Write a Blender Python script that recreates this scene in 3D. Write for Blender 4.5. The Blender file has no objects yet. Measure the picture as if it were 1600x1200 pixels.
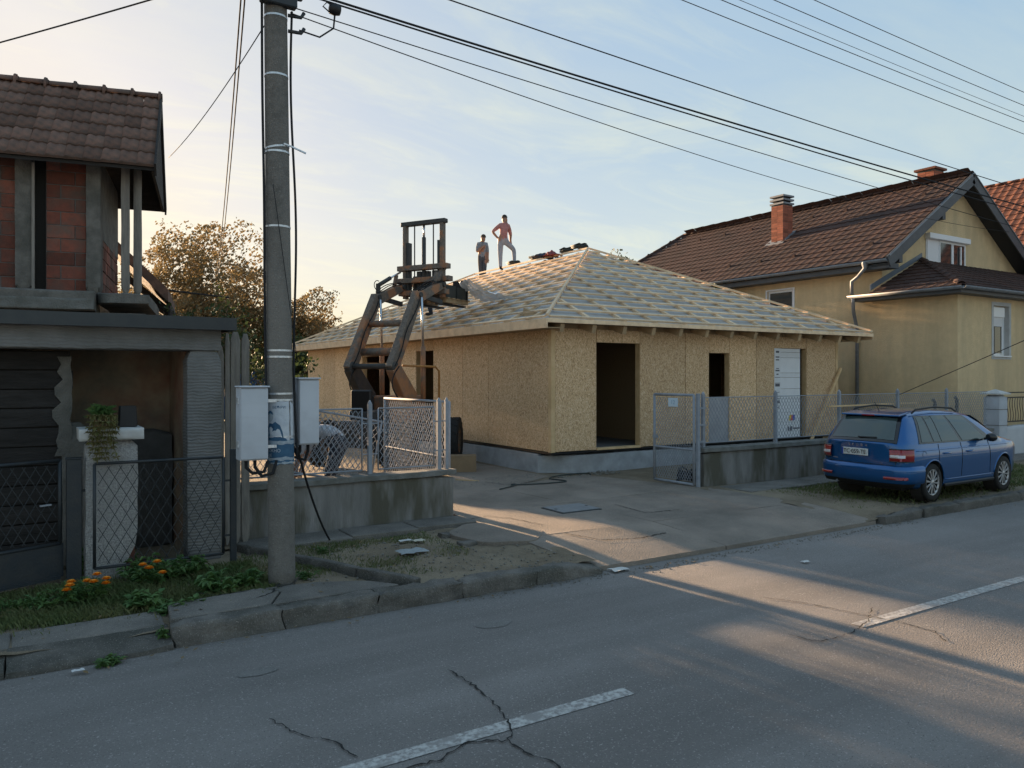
import bpy, bmesh, math, random
from mathutils import Vector, Matrix, noise
import numpy as np
R = math.radians
random.seed(7)
scene = bpy.context.scene
COL = scene.collection
# ------------------------------------------------------------------ camera, sky, sun, exposure
YAW = 32.1
cam_d = bpy.data.cameras.new("camera"); cam = bpy.data.objects.new("camera", cam_d); COL.objects.link(cam)
cam.location = (0, 0, 2.0); cam.rotation_euler = (R(90), 0, R(-YAW))
cam_d.sensor_width = 36; cam_d.lens = 27.0; cam_d.shift_y = -13/1600; cam_d.clip_end = 2000; cam_d.clip_start = .05
scene.camera = cam
GAM, BGS, SATU = 0.14, 0.128, 3.9
SUN_EL, SUN_AZ = 8.6, -5.5          # azimuth from +Y, negative = towards -X
world = bpy.data.worlds.new("World"); scene.world = world; world.use_nodes = True
def build_world():
    nt = world.node_tree; N = nt.nodes; L = nt.links; N.clear()
    out = N.new('ShaderNodeOutputWorld'); bg = N.new('ShaderNodeBackground'); bg.inputs['Strength'].default_value = BGS
    sky = N.new('ShaderNodeTexSky'); sky.sky_type = 'NISHITA'; sky.sun_disc = False
    sky.sun_elevation = R(SUN_EL); sky.sun_rotation = R(SUN_AZ); sky.altitude = 100; sky.air_density = 1.0; sky.dust_density = 1.0; sky.ozone_density = 2.3
    tc = N.new('ShaderNodeTexCoord'); sep = N.new('ShaderNodeSeparateXYZ'); L.new(tc.outputs['Generated'], sep.inputs[0])
    # thin cirrus on a flat layer overhead: direction / (height + small)
    ad = N.new('ShaderNodeMath'); ad.operation = 'ADD'; ad.inputs[1].default_value = .12; L.new(sep.outputs['Z'], ad.inputs[0])
    mx = N.new('ShaderNodeMath'); mx.operation = 'MAXIMUM'; mx.inputs[1].default_value = .03; L.new(ad.outputs[0], mx.inputs[0])
    dv = N.new('ShaderNodeVectorMath'); dv.operation = 'DIVIDE'; cb = N.new('ShaderNodeCombineXYZ')
    for i in range(3): L.new(mx.outputs[0], cb.inputs[i])
    L.new(tc.outputs['Generated'], dv.inputs[0]); L.new(cb.outputs[0], dv.inputs[1])
    def cloud(rot, sc, dist, seed, lo, hi):
        mp = N.new('ShaderNodeMapping'); mp.inputs['Rotation'].default_value = (0, 0, R(rot)); mp.inputs['Scale'].default_value = sc; mp.inputs['Location'].default_value = (seed, seed*.7, seed)
        L.new(dv.outputs[0], mp.inputs[0])
        n = N.new('ShaderNodeTexNoise'); n.inputs['Scale'].default_value = 1; n.inputs['Detail'].default_value = 7; n.inputs['Roughness'].default_value = .62; n.inputs['Distortion'].default_value = dist
        L.new(mp.outputs[0], n.inputs['Vector'])
        r = N.new('ShaderNodeMapRange'); r.interpolation_type = 'SMOOTHSTEP'; r.inputs['From Min'].default_value = lo; r.inputs['From Max'].default_value = hi
        L.new(n.outputs['Fac'], r.inputs['Value']); return r.outputs[0]
    c1 = cloud(25, (1.0, 2.3, 1), 1.6, 5.2, .40, .86)
    c2 = cloud(-10, (.6, 1.1, 1), .6, 8.3, .38, .8)
    sm = N.new('ShaderNodeMath'); sm.operation = 'MULTIPLY'; L.new(c2, sm.inputs[0]); sm.inputs[1].default_value = .55
    m2 = N.new('ShaderNodeMath'); m2.operation = 'MAXIMUM'; L.new(c1, m2.inputs[0]); L.new(sm.outputs[0], m2.inputs[1])
    m3 = N.new('ShaderNodeMath'); m3.operation = 'MULTIPLY_ADD'; L.new(m2.outputs[0], m3.inputs[0]); m3.inputs[1].default_value = .75; m3.inputs[2].default_value = .08
    inv = N.new('ShaderNodeMath'); inv.operation = 'SUBTRACT'; inv.use_clamp = True; inv.inputs[0].default_value = 1; L.new(sep.outputs['Z'], inv.inputs[1])
    pw = N.new('ShaderNodeMath'); pw.operation = 'POWER'; L.new(inv.outputs[0], pw.inputs[0]); pw.inputs[1].default_value = 5
    hz = N.new('ShaderNodeMath'); hz.operation = 'MULTIPLY_ADD'; hz.use_clamp = True; L.new(pw.outputs[0], hz.inputs[0]); hz.inputs[1].default_value = .55; L.new(m3.outputs[0], hz.inputs[2])   # haze thickens towards the horizon all round
    gm = N.new('ShaderNodeGamma'); gm.inputs['Gamma'].default_value = GAM; hb = N.new('ShaderNodeHueSaturation'); hb.inputs['Saturation'].default_value = SATU; tn = N.new('ShaderNodeMix'); tn.data_type = 'RGBA'; tn.blend_type = 'MULTIPLY'; tn.inputs['Factor'].default_value = 1; tn.inputs['B'].default_value = (1.03,.985,1.02,1); L.new(hb.outputs[0], tn.inputs['A']); L.new(gm.outputs[0], hb.inputs['Color']); L.new(sky.outputs[0], gm.inputs['Color'])   # gamma flattens the sky's brightness range, then saturation and tint
    hs = N.new('ShaderNodeHueSaturation'); hs.inputs['Saturation'].default_value = .55; hs.inputs['Value'].default_value = 1.17; L.new(tn.outputs['Result'], hs.inputs['Color'])
    mix = N.new('ShaderNodeMix'); mix.data_type = 'RGBA'; L.new(hz.outputs[0], mix.inputs['Factor']); L.new(tn.outputs['Result'], mix.inputs['A']); wm = N.new('ShaderNodeMix'); wm.data_type = 'RGBA'; wm.blend_type = 'MULTIPLY'; wm.inputs['Factor'].default_value = 1; wm.inputs['B'].default_value = (1.04,1.0,.80,1); L.new(hs.outputs[0], wm.inputs['A']); L.new(wm.outputs['Result'], mix.inputs['B'])
    L.new(mix.outputs['Result'], bg.inputs['Color']); L.new(bg.outputs[0], out.inputs['Surface'])
build_world()
sun_d = bpy.data.lights.new("sun", 'SUN'); sun_d.energy = 4.0; sun_d.angle = R(1.0); sun_d.color = (1.0, .68, .40)
sun = bpy.data.objects.new("sun", sun_d); COL.objects.link(sun)
sv = Vector((math.sin(R(SUN_AZ))*math.cos(R(SUN_EL)), math.cos(R(SUN_AZ))*math.cos(R(SUN_EL)), math.sin(R(SUN_EL))))
sun.rotation_euler = sv.to_track_quat('Z', 'Y').to_euler(); sun.location = (0, 60, 40)
vs = scene.view_settings; vs.view_transform = 'Standard'; vs.look = 'None'; vs.exposure = 2.32; vs.gamma = 1.0; vs.use_curve_mapping = False
scene.cycles.use_denoising = True; scene.cycles.max_bounces = 6; scene.cycles.transparent_max_bounces = 12

# ------------------------------------------------------------------ helpers
CR = Vector((math.cos(R(YAW)), -math.sin(R(YAW)), 0)); CF = Vector((math.sin(R(YAW)), math.cos(R(YAW)), 0))
class MB:
    """collects faces; build() links them as one mesh object"""
    def __init__(s): s.v = []; s.f = []; s.mi = []; s.cur = 0
    def add(s, vs, fs):
        o = len(s.v); s.v += [tuple(p) for p in vs]; s.f += [tuple(i+o for i in f) for f in fs]; s.mi += [s.cur]*len(fs); return s
    def box(s, x0, x1, y0, y1, z0, z1):
        return s.add([(x0,y0,z0),(x1,y0,z0),(x1,y1,z0),(x0,y1,z0),(x0,y0,z1),(x1,y0,z1),(x1,y1,z1),(x0,y1,z1)],
                     [(3,2,1,0),(4,5,6,7),(0,1,5,4),(1,2,6,5),(2,3,7,6),(3,0,4,7)])
    def beam(s, p, q, w, h, up=(0,0,1), w2=None, h2=None):
        p = Vector(p); q = Vector(q); d = (q-p).normalized(); up = Vector(up)
        if abs(d.dot(up)) > .98: up = Vector((1,0,0)) if abs(d.x) < .9 else Vector((0,1,0))
        a = d.cross(up).normalized(); b = a.cross(d).normalized(); w2 = w2 or w; h2 = h2 or h
        c = [p+a*(sx*w/2)+b*(sy*h/2) for sx, sy in ((-1,-1),(1,-1),(1,1),(-1,1))]+[q+a*(sx*w2/2)+b*(sy*h2/2) for sx, sy in ((-1,-1),(1,-1),(1,1),(-1,1))]
        return s.add(c, [(0,1,2,3),(7,6,5,4),(1,0,4,5),(2,1,5,6),(3,2,6,7),(0,3,7,4)])
    def tube(s, pts, r, n=8, cap=True):
        pts = [Vector(p) for p in pts]; rs = r if isinstance(r, (list, tuple)) else [r]*len(pts)
        o = []; prev = None
        for i, p in enumerate(pts):
            t = (pts[min(i+1, len(pts)-1)]-pts[max(i-1, 0)]).normalized()
            if prev is None: a = t.orthogonal().normalized()
            else:
                a = prev-t*prev.dot(t); a = a.normalized() if a.length > 1e-6 else t.orthogonal().normalized()
            prev = a; b = t.cross(a)
            o += [p+(a*math.cos(k*2*math.pi/n)+b*math.sin(k*2*math.pi/n))*rs[i] for k in range(n)]
        f = [(i*n+k, i*n+(k+1)%n, (i+1)*n+(k+1)%n, (i+1)*n+k) for i in range(len(pts)-1) for k in range(n)]
        if cap: f += [tuple(range(n-1, -1, -1)), tuple((len(pts)-1)*n+k for k in range(n))]
        return s.add(o, f)
    def lathe(s, prof, n=20, c=(0,0,0), axis='z', cap=False):
        """prof: list of (r, h) along the axis"""
        o = []
        for r, h in prof:
            for k in range(n):
                a = k*2*math.pi/n; x, y = r*math.cos(a), r*math.sin(a)
                q = (x, y, h) if axis == 'z' else (x, h, y) if axis == 'y' else (h, x, y)
                o.append((q[0]+c[0], q[1]+c[1], q[2]+c[2]))
        f = [(i*n+k, i*n+(k+1)%n, (i+1)*n+(k+1)%n, (i+1)*n+k) for i in range(len(prof)-1) for k in range(n)]
        if cap: f += [tuple(range(n-1, -1, -1)), tuple((len(prof)-1)*n+k for k in range(n))]
        return s.add(o, f)
    def poly(s, pts): return s.add(pts, [tuple(range(len(pts)))])
    def slab(s, pts, d):
        """polygon given in order, thickened by vector d"""
        n = len(pts); P = [Vector(p) for p in pts]; d = Vector(d)
        return s.add(P+[p+d for p in P], [tuple(range(n)), tuple(range(2*n-1, n-1, -1))]+[(i, i+n, (i+1) % n+n, (i+1) % n) for i in range(n)])
    def grid(s, fn, nu, nv):
        o = [fn(i/nu, j/nv) for j in range(nv+1) for i in range(nu+1)]; w = nu+1
        return s.add(o, [(j*w+i, j*w+i+1, (j+1)*w+i+1, (j+1)*w+i) for j in range(nv) for i in range(nu)])
    def mesh(s, name, mats, smooth=False, fix=True):
        me = bpy.data.meshes.new(name); me.from_pydata(s.v, [], s.f)
        for m in (mats if isinstance(mats, (list, tuple)) else [mats]): me.materials.append(m)
        if any(s.mi): me.polygons.foreach_set('material_index', s.mi)
        if fix:
            bm = bmesh.new(); bm.from_mesh(me); bmesh.ops.recalc_face_normals(bm, faces=bm.faces); bm.to_mesh(me); bm.free()
        if smooth: me.polygons.foreach_set('use_smooth', [True]*len(me.polygons))
        return me
    def build(s, name, mats, parent=None, smooth=False, bevel=0, seg=1, fix=True, angle=None):
        return link(name, s.mesh(name, mats, smooth, fix), parent, bevel, seg, angle)
def link(name, me, parent=None, bevel=0, seg=1, angle=None):
    o = bpy.data.objects.new(name, me); COL.objects.link(o); o.parent = parent
    if bevel:
        b = o.modifiers.new('bevel', 'BEVEL'); b.width = bevel; b.segments = seg; b.limit_method = 'ANGLE'; b.angle_limit = R(35)
    if angle:
        me.polygons.foreach_set('use_smooth', [True]*len(me.polygons)); me.set_sharp_from_angle(angle=R(angle))
    return o
def box(x0, x1, y0, y1, z0, z1): return MB().box(x0, x1, y0, y1, z0, z1)
def tag(o, label, cat=None, group=None, kind=None):
    o['label'] = label
    if cat: o['category'] = cat
    if group: o['group'] = group
    if kind: o['kind'] = kind
    return o
def thing(name, label, cat, loc=(0,0,0), rotz=0, group=None):
    o = bpy.data.objects.new(name, None); COL.objects.link(o); o.location = loc; o.rotation_euler = (0, 0, rotz); o.empty_display_size = .2
    return tag(o, label, cat, group)
def struct(o): o['kind'] = 'structure'; return o
def stuff(o): o['kind'] = 'stuff'; return o
def copy_tree(o, parent=None):
    c = o.copy(); COL.objects.link(c); c.parent = parent
    for ch in list(o.children): copy_tree(ch, c)
    return c

# ------------------------------------------------------------------ materials
MATS = {}
def mat(name, c1, c2=None, scale=6, rough=.8, bump=0, bscale=60, metal=0, spec=.4, rnd=0, detail=6, c3=None, s3=1.2, lo=.35, hi=.65, coat=0, stretch=(1,1,1), trans=0, emit=None, spots=0, spot_scale=120, lo3=.45, hi3=.7, st3=(1,1,1)):
    """noise-mottled principled material; c3 is a second, larger-scale patch colour; rnd = brightness spread between pieces"""
    m = bpy.data.materials.new(name); m.use_nodes = True; N = m.node_tree.nodes; L = m.node_tree.links; b = N['Principled BSDF']
    b.inputs['Roughness'].default_value = rough; b.inputs['Metallic'].default_value = metal; b.inputs['Specular IOR Level'].default_value = spec
    if coat: b.inputs['Coat Weight'].default_value = coat; b.inputs['Coat Roughness'].default_value = .04
    tc = N.new('ShaderNodeTexCoord'); mp = N.new('ShaderNodeMapping'); mp.inputs['Scale'].default_value = stretch; L.new(tc.outputs['Object'], mp.inputs[0])
    def noise_(sc, dt=detail, off=0, st=(1,1,1)):
        n = N.new('ShaderNodeTexNoise'); n.inputs['Scale'].default_value = sc; n.inputs['Detail'].default_value = dt; n.inputs['Roughness'].default_value = .6
        if off:
            q = N.new('ShaderNodeMapping'); q.inputs['Location'].default_value = (off, off, off); q.inputs['Scale'].default_value = st; L.new(tc.outputs['Object'], q.inputs[0]); L.new(q.outputs[0], n.inputs['Vector'])
        else: L.new(mp.outputs[0], n.inputs['Vector'])
        return n.outputs['Fac']
    def mixc(fac, a, bb, lo, hi):
        r = N.new('ShaderNodeMapRange'); r.inputs['From Min'].default_value = lo; r.inputs['From Max'].default_value = hi; L.new(fac, r.inputs['Value'])
        x = N.new('ShaderNodeMix'); x.data_type = 'RGBA'; L.new(r.outputs[0], x.inputs['Factor'])
        for k, c in (('A', a), ('B', bb)):
            if isinstance(c, tuple): x.inputs[k].default_value = (*c, 1)
            else: L.new(c, x.inputs[k])
        return x.outputs['Result']
    col = c1
    if c2: col = mixc(noise_(scale), c1, c2, lo, hi)
    if c3: col = mixc(noise_(s3, 4, 11.3, st3), col, c3, lo3, hi3)
    if spots: col = mixc(noise_(spot_scale, 2, 5), col, tuple(min(1, k*2.0+.03) for k in c1), .60, .60+.14/spots)
    if spots: col = mixc(noise_(spot_scale*1.3, 2, 8), col, tuple(k*.45 for k in c1), .62, .70)
    if rnd:
        oi = N.new('ShaderNodeObjectInfo'); r = N.new('ShaderNodeMapRange'); r.inputs['To Min'].default_value = 1-rnd; r.inputs['To Max'].default_value = 1+rnd; L.new(oi.outputs['Random'], r.inputs['Value'])
        h = N.new('ShaderNodeHueSaturation'); L.new(r.outputs[0], h.inputs['Value'])
        if isinstance(col, tuple): h.inputs['Color'].default_value = (*col, 1)
        else: L.new(col, h.inputs['Color'])
        col = h.outputs[0]
    if isinstance(col, tuple): b.inputs['Base Color'].default_value = (*col, 1)
    else: L.new(col, b.inputs['Base Color'])
    if bump:
        bp = N.new('ShaderNodeBump'); bp.inputs['Strength'].default_value = bump; bp.inputs['Distance'].default_value = .02; L.new(noise_(bscale, 5), bp.inputs['Height']); L.new(bp.outputs[0], b.inputs['Normal'])
    if trans:
        t = N.new('ShaderNodeBsdfTranslucent'); ms = N.new('ShaderNodeMixShader'); ms.inputs[0].default_value = trans
        if isinstance(col, tuple): t.inputs[0].default_value = (*col, 1)
        else: L.new(col, t.inputs[0])
        L.new(b.outputs[0], ms.inputs[1]); L.new(t.outputs[0], ms.inputs[2]); L.new(ms.outputs[0], N['Material Output'].inputs[0])
    MATS[name] = m; return m
asphalt = mat('asphalt', (.225,.208,.197), (.262,.244,.232), 1.1, .9, 1.0, 75, c3=(.175,.162,.153), s3=1.3, st3=(.10,1,1), lo3=.38, hi3=.7, spots=.9, spot_scale=70)
road_paint = mat('road_paint', (.50,.49,.47), (.25,.235,.225), 26, .85, .5, 90, lo=.42, hi=.60, detail=8, c3=(.27,.255,.243), s3=5, lo3=.50, hi3=.62)
tar = mat('crack_dark', (.018,.018,.018), rough=.95)
concrete_drive = mat('driveway_concrete', (.27,.225,.187), (.205,.175,.148), 1.6, .9, .9, 50, c3=(.145,.125,.105), s3=.8, rnd=.06, spots=1)
kerb_m = mat('kerb_concrete', (.17,.155,.138), (.095,.088,.08), 6, .95, 1.0, 38, c3=(.065,.064,.054), s3=1.9, rnd=.12, spots=1)
pave_m = mat('pavement_concrete', (.21,.19,.168), (.15,.138,.125), 3, .93, 1.0, 45, c3=(.10,.094,.083), s3=1.2, rnd=.1, spots=1)
earth = mat('earth', (.20,.155,.105), (.14,.11,.075), 2.2, .95, 1.0, 26, c3=(.27,.22,.155), s3=.8, spots=1)
wall_conc = mat('wall_concrete', (.27,.262,.255), (.17,.165,.158), 2.2, .9, .7, 45, c3=(.10,.094,.072), s3=1.6, st3=(1.5,1.5,.35), stretch=(1.6,1.6,.3), lo3=.44, hi3=.60)
cap_conc = mat('cap_concrete', (0.2025,0.2025,0.1958), (0.1283,0.1283,0.1148), 5, .92, .8, 40)
render_white = mat('pebble_render', (.50,.49,.48), (.24,.235,.235), 60, .95, 1.0, 60, c3=(.33,.32,.31), s3=1.5)
white_paint = mat('white_paint', (.62,.62,.61), (.48,.475,.46), 5, .7)
galv = mat('galvanised_steel', (.30,.32,.36), (.235,.255,.29), 9, .75, spec=.25)
dark_steel = mat('dark_green_steel', (0.0216,0.0297,0.0378), (0.0378,0.0405,0.0432), 6, .5, .2, 40)
pole_m = mat('pole_concrete', (.17,.16,.148), (.12,.114,.105), 14, .9, .7, 55, c3=(.205,.19,.172), s3=1.4, st3=(1,1,.4), spots=.8)
cable_m = mat('cable_black', (.03,.031,.034), rough=.9, spec=.08)
band_m = mat('steel_band', (0.7425,0.7695,0.8), (0.4725,0.4995,0.54), 40, .4, metal=.6)
boxm = mat('cabinet_grey', (.52,.55,.60), (.46,.49,.54), 3, .6, rnd=.03, c3=(.42,.44,.48), s3=2.5)
timber = mat('new_timber', (0.675,0.4793,0.27), (0.54,0.3645,0.189), 5, .75, .25, 60, rnd=.16, stretch=(1,1,1))
batten_m = mat('batten_timber', (.80,.60,.40), (.62,.45,.29), 5, .78, .2, 50, rnd=.2)
timber_dark = mat('rafter_timber', (0.459,0.324,0.189), (0.324,0.2295,0.135), 6, .8, .2, 50, rnd=.15)
membrane = mat('roof_membrane', (.45,.435,.42), (.37,.36,.35), 2.5, .6, .5, 6)
found = mat('foundation_concrete', (0.405,0.4185,0.4455), (0.297,0.3105,0.324), 3.5, .9, .6, 30, c3=(0.2565,0.2565,0.2565), s3=1.5)
brick_m = mat('clay_block', (.22,.072,.048), (.15,.058,.042), 9, .9, .6, 60, c3=(.115,.08,.065), s3=3, rnd=.4)
mortar = mat('mortar', (.16,.15,.14), (.10,.095,.09), 8, .95, .5, 50)
oldconc = mat('old_concrete', (.19,.18,.165), (.12,.115,.105), 6, .92, .8, 40, c3=(.085,.085,.075), s3=2)
tile_old = mat('old_roof_tile', (.22,.125,.095), (.13,.085,.072), 6, .9, .5, 45, c3=(.085,.075,.065), s3=2.2, rnd=.25, spec=.2)
tile_brown = mat('brown_roof_tile', (.095,.056,.047), (.07,.044,.039), 2.5, .9, .3, 30, c3=(.055,.04,.037), s3=.7, spec=.12)
tile_red = mat('red_roof_tile', (.20,.08,.05), (.14,.06,.042), 3, .85, .2, 30, spec=.2)
plaster = mat('yellow_plaster', (.72,.545,.32), (.64,.48,.28), 5, .92, 1.0, 40, c3=(.50,.385,.235), s3=.9, lo3=.38, hi3=.8, st3=(2.2,2.2,.3))
black_wood = mat('blackened_wood', (.020,.018,.017), (.034,.031,.030), 8, .85, .6, 30, rnd=.2, stretch=(.4,1,3))
grey_wood = mat('weathered_wood', (0.27,0.2497,0.2228), (0.1755,0.162,0.1485), 7, .9, .5, 40, rnd=.15, stretch=(3,3,.4))
fascia_m = mat('grey_fascia', (.085,.09,.10), (.065,.07,.08), 4, .55)
zinc = mat('zinc_gutter', (.25,.265,.285), (.19,.20,.22), 7, .6, metal=.3)
soil_plaster = mat('damp_plaster', (0.3105,0.2497,0.1755), (0.1755,0.1485,0.1148), 2.6, .95, .5, 30, c3=(0.216,0.0945,0.0607), s3=1.3)
leaf_g = mat('leaf_green', (.04,.065,.022), (.075,.09,.03), 1.4, .7, trans=.25)
leaf_a = mat('leaf_autumn', (.17,.135,.065), (.22,.15,.07), 1.3, .65, trans=.35)
bark = mat('bark', (0.0945,0.0743,0.0567), (0.0607,0.0486,0.0405), 12, .95, .5, 30)
grass_m = mat('grass_blade', (0.0743,0.1148,0.0338), (0.1485,0.1485,0.0607), 1.6, .7, trans=.2)
plant_m = mat('plant_leaf', (0.0607,0.135,0.0405), (0.108,0.1755,0.0473), 7, .55, trans=.2)
flower_m = mat('marigold', (.80,.22,.01), (.75,.30,.01), 30, .6)
rubber = mat('tyre_rubber', (.015,.015,.016), (.022,.022,.022), 20, .85, .3, 50)
black_p = mat('black_plastic', (.012,.012,.014), rough=.5)
chrome = mat('bright_metal', (.65,.66,.68), rough=.25, metal=.9)
glass_dark = mat('window_glass', (.025,.032,.034), rough=.06, spec=.8)
car_glass = mat('car_glass', (.05,.075,.075), rough=.05, spec=.75)
interior_m = mat('dark_interior', (.03,.028,.026), rough=.9)
sand = mat('sand', (.30,.24,.16), (.22,.18,.12), 6, .95, .6, 40)
card = mat('cardboard', (.26,.18,.105), (.22,.15,.09), 6, .85)
def osb_material():
    m = bpy.data.materials.new('osb_board'); m.use_nodes = True; N = m.node_tree.nodes; L = m.node_tree.links; b = N['Principled BSDF']; b.inputs['Roughness'].default_value = .7
    tc = N.new('ShaderNodeTexCoord'); cols = []
    nz = N.new('ShaderNodeTexNoise'); nz.inputs['Scale'].default_value = 6; L.new(tc.outputs['Object'], nz.inputs['Vector'])
    sc = N.new('ShaderNodeVectorMath'); sc.operation = 'SCALE'; sc.inputs['Scale'].default_value = .10; L.new(nz.outputs['Color'], sc.inputs[0])
    ad = N.new('ShaderNodeVectorMath'); ad.operation = 'ADD'; L.new(tc.outputs['Object'], ad.inputs[0]); L.new(sc.outputs[0], ad.inputs[1])
    for rot, s in ((14, (88, 88, 19)), (-22, (74, 74, 16)), (70, (80, 80, 24))):
        mp = N.new('ShaderNodeMapping'); mp.vector_type = 'TEXTURE'; mp.inputs['Rotation'].default_value = (R(rot), R(rot), 0); mp.inputs['Scale'].default_value = tuple(1/k for k in s); L.new(ad.outputs[0], mp.inputs[0])
        v = N.new('ShaderNodeTexVoronoi'); v.inputs['Scale'].default_value = 1; L.new(mp.outputs[0], v.inputs['Vector'])
        w = N.new('ShaderNodeSeparateColor'); L.new(v.outputs['Color'], w.inputs[0]); cols.append(w.outputs[0])
    def mm(a, bb, op, k=None):
        x = N.new('ShaderNodeMath'); x.operation = op
        L.new(a, x.inputs[0])
        if bb is not None: L.new(bb, x.inputs[1])
        else: x.inputs[1].default_value = k
        return x.outputs[0]
    f = mm(mm(mm(cols[0], cols[1], 'ADD'), cols[2], 'ADD'), None, 'MULTIPLY', 1/3)
    rp = N.new('ShaderNodeValToRGB'); e = rp.color_ramp.elements; e[0].position = .2; e[0].color = (.34,.19,.09,1); e[1].position = .82; e[1].color = (.82,.64,.44,1)
    x = e.new(.42); x.color = (.62,.405,.22,1); x = e.new(.6); x.color = (.70,.475,.27,1); L.new(f, rp.inputs[0])
    oi = N.new('ShaderNodeObjectInfo'); r = N.new('ShaderNodeMapRange'); r.inputs['To Min'].default_value = .84; r.inputs['To Max'].default_value = 1.1; L.new(oi.outputs['Random'], r.inputs['Value'])
    h = N.new('ShaderNodeHueSaturation'); L.new(r.outputs[0], h.inputs['Value']); L.new(rp.outputs[0], h.inputs['Color']); L.new(h.outputs[0], b.inputs['Base Color'])
    bp = N.new('ShaderNodeBump'); bp.inputs['Strength'].default_value = .25; bp.inputs['Distance'].default_value = .005; L.new(f, bp.inputs['Height']); L.new(bp.outputs[0], b.inputs['Normal'])
    return m
osb = osb_material()
def text_mesh(body, size, mats, extrude=.0015, spacing=1.0):
    """flat lettering in the XZ plane, centred, facing -Y"""
    cu = bpy.data.curves.new('lettering', 'FONT'); cu.body = body; cu.size = size; cu.extrude = extrude; cu.align_x = 'CENTER'; cu.align_y = 'CENTER'; cu.space_character = spacing; cu.resolution_u = 3
    o = bpy.data.objects.new('lettering', cu); COL.objects.link(o); bpy.context.view_layer.update()
    me = bpy.data.meshes.new_from_object(o.evaluated_get(bpy.context.evaluated_depsgraph_get())); bpy.data.objects.remove(o)
    me.transform(Matrix.Rotation(R(90), 4, 'X')); me.materials.clear(); me.materials.append(mats); return me
# ------------------------------------------------------------------ the setting: ground, road, kerb, driveway
def rough_box(x0, x1, y0, y1, z0, z1, cuts=3, amp=.01, seed=0.0, freq=6, fn=None):
    bm = bmesh.new(); bmesh.ops.create_cube(bm, size=1); bmesh.ops.subdivide_edges(bm, edges=bm.edges[:], cuts=cuts, use_grid_fill=True)
    for v in bm.verts:
        p = Vector((x0+(v.co.x+.5)*(x1-x0), y0+(v.co.y+.5)*(y1-y0), z0+(v.co.z+.5)*(z1-z0)))
        e = sum(abs(abs(c)-.5) < 1e-4 for c in v.co)
        n = noise.noise_vector(p*freq+Vector((seed, seed*1.7, seed)))
        p += n*amp*(1.6 if e > 1 else 1)
        if e > 1: c = Vector(((x0+x1)/2, (y0+y1)/2, (z0+z1)/2)); p += Vector((0, (c.y-p.y)*.06, (c.z-p.z)*.08))
        v.co = fn(p) if fn else p
    me = bpy.data.meshes.new('piece'); bm.to_mesh(me); bm.free(); me.polygons.foreach_set('use_smooth', [True]*len(me.polygons)); me.set_sharp_from_angle(angle=R(50)); return me
def put(name, me, m, parent=None):
    me.name = name; me.materials.append(m); return link(name, me, parent)
def terrain(name, x0, x1, y0, y1, step, zf, m, inside=None):
    nx = max(1, int((x1-x0)/step)); ny = max(1, int((y1-y0)/step))
    xs = np.linspace(x0, x1, nx+1); ys = np.linspace(y0, y1, ny+1)
    b = MB(); b.v = [(x, y, zf(x, y)) for y in ys for x in xs]; w = nx+1
    b.f = [(j*w+i, j*w+i+1, (j+1)*w+i+1, (j+1)*w+i) for j in range(ny) for i in range(nx) if inside is None or inside((xs[i]+xs[i+1])/2, (ys[j]+ys[j+1])/2)]
    b.mi = [0]*len(b.f)
    return struct(b.build(name, m, smooth=True, fix=False))
def nz(x, y, f, s=0.0): return noise.noise((x*f+s, y*f-s, s))
struct(MB().poly([(-400,6.6,-.16),(400,6.6,-.16),(400,600,-.16),(-400,600,-.16)]).build('ground', earth, fix=False))
struct(MB().poly([(-400,-400,-.03),(400,-400,-.03),(400,1.3,-.03),(-400,1.3,-.03)]).build('opposite_verge', mat('pale_gravel', (.42,.40,.37), (.34,.32,.30), 3, .95), fix=False))  # unseen ground, made pale to bounce light onto the street-facing walls
terrain('yard', -12, 34, 9.3, 34, .5, lambda x, y: -.012+.02*nz(x, y, .6, 3), earth)
terrain('verge_earth', -9, 5.3, 6.66, 9.6, .07, lambda x, y: -.03+.035*nz(x, y, 1.2, 1)+.018*nz(x, y, 6, 2)+(.03 if x > 3 else 0)*max(0, nz(x, y, 2.2, 9)), earth)
terrain('verge_grass_strip', 9.95, 44, 6.6, 9.9, .12, lambda x, y: -.035+.035*nz(x, y, 1.1, 4)+.014*nz(x, y, 6, 5)+.035*max(0, min(1, (12-x)/1.2))-.09*max(0, min(1, (11.0-x)/.7))*max(0, min(1, (7.9-y)/1.3)), earth)
road = terrain('road', -90, 110, 1.25, 6.62, .5, lambda x, y: -.12-.02*((y-3.95)/2.6)**2+.006*nz(x, y, .35, 7), asphalt)
def zroad(x, y): return -.12-.02*((y-3.95)/2.6)**2+.006*nz(x, y, .35, 7)
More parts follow.
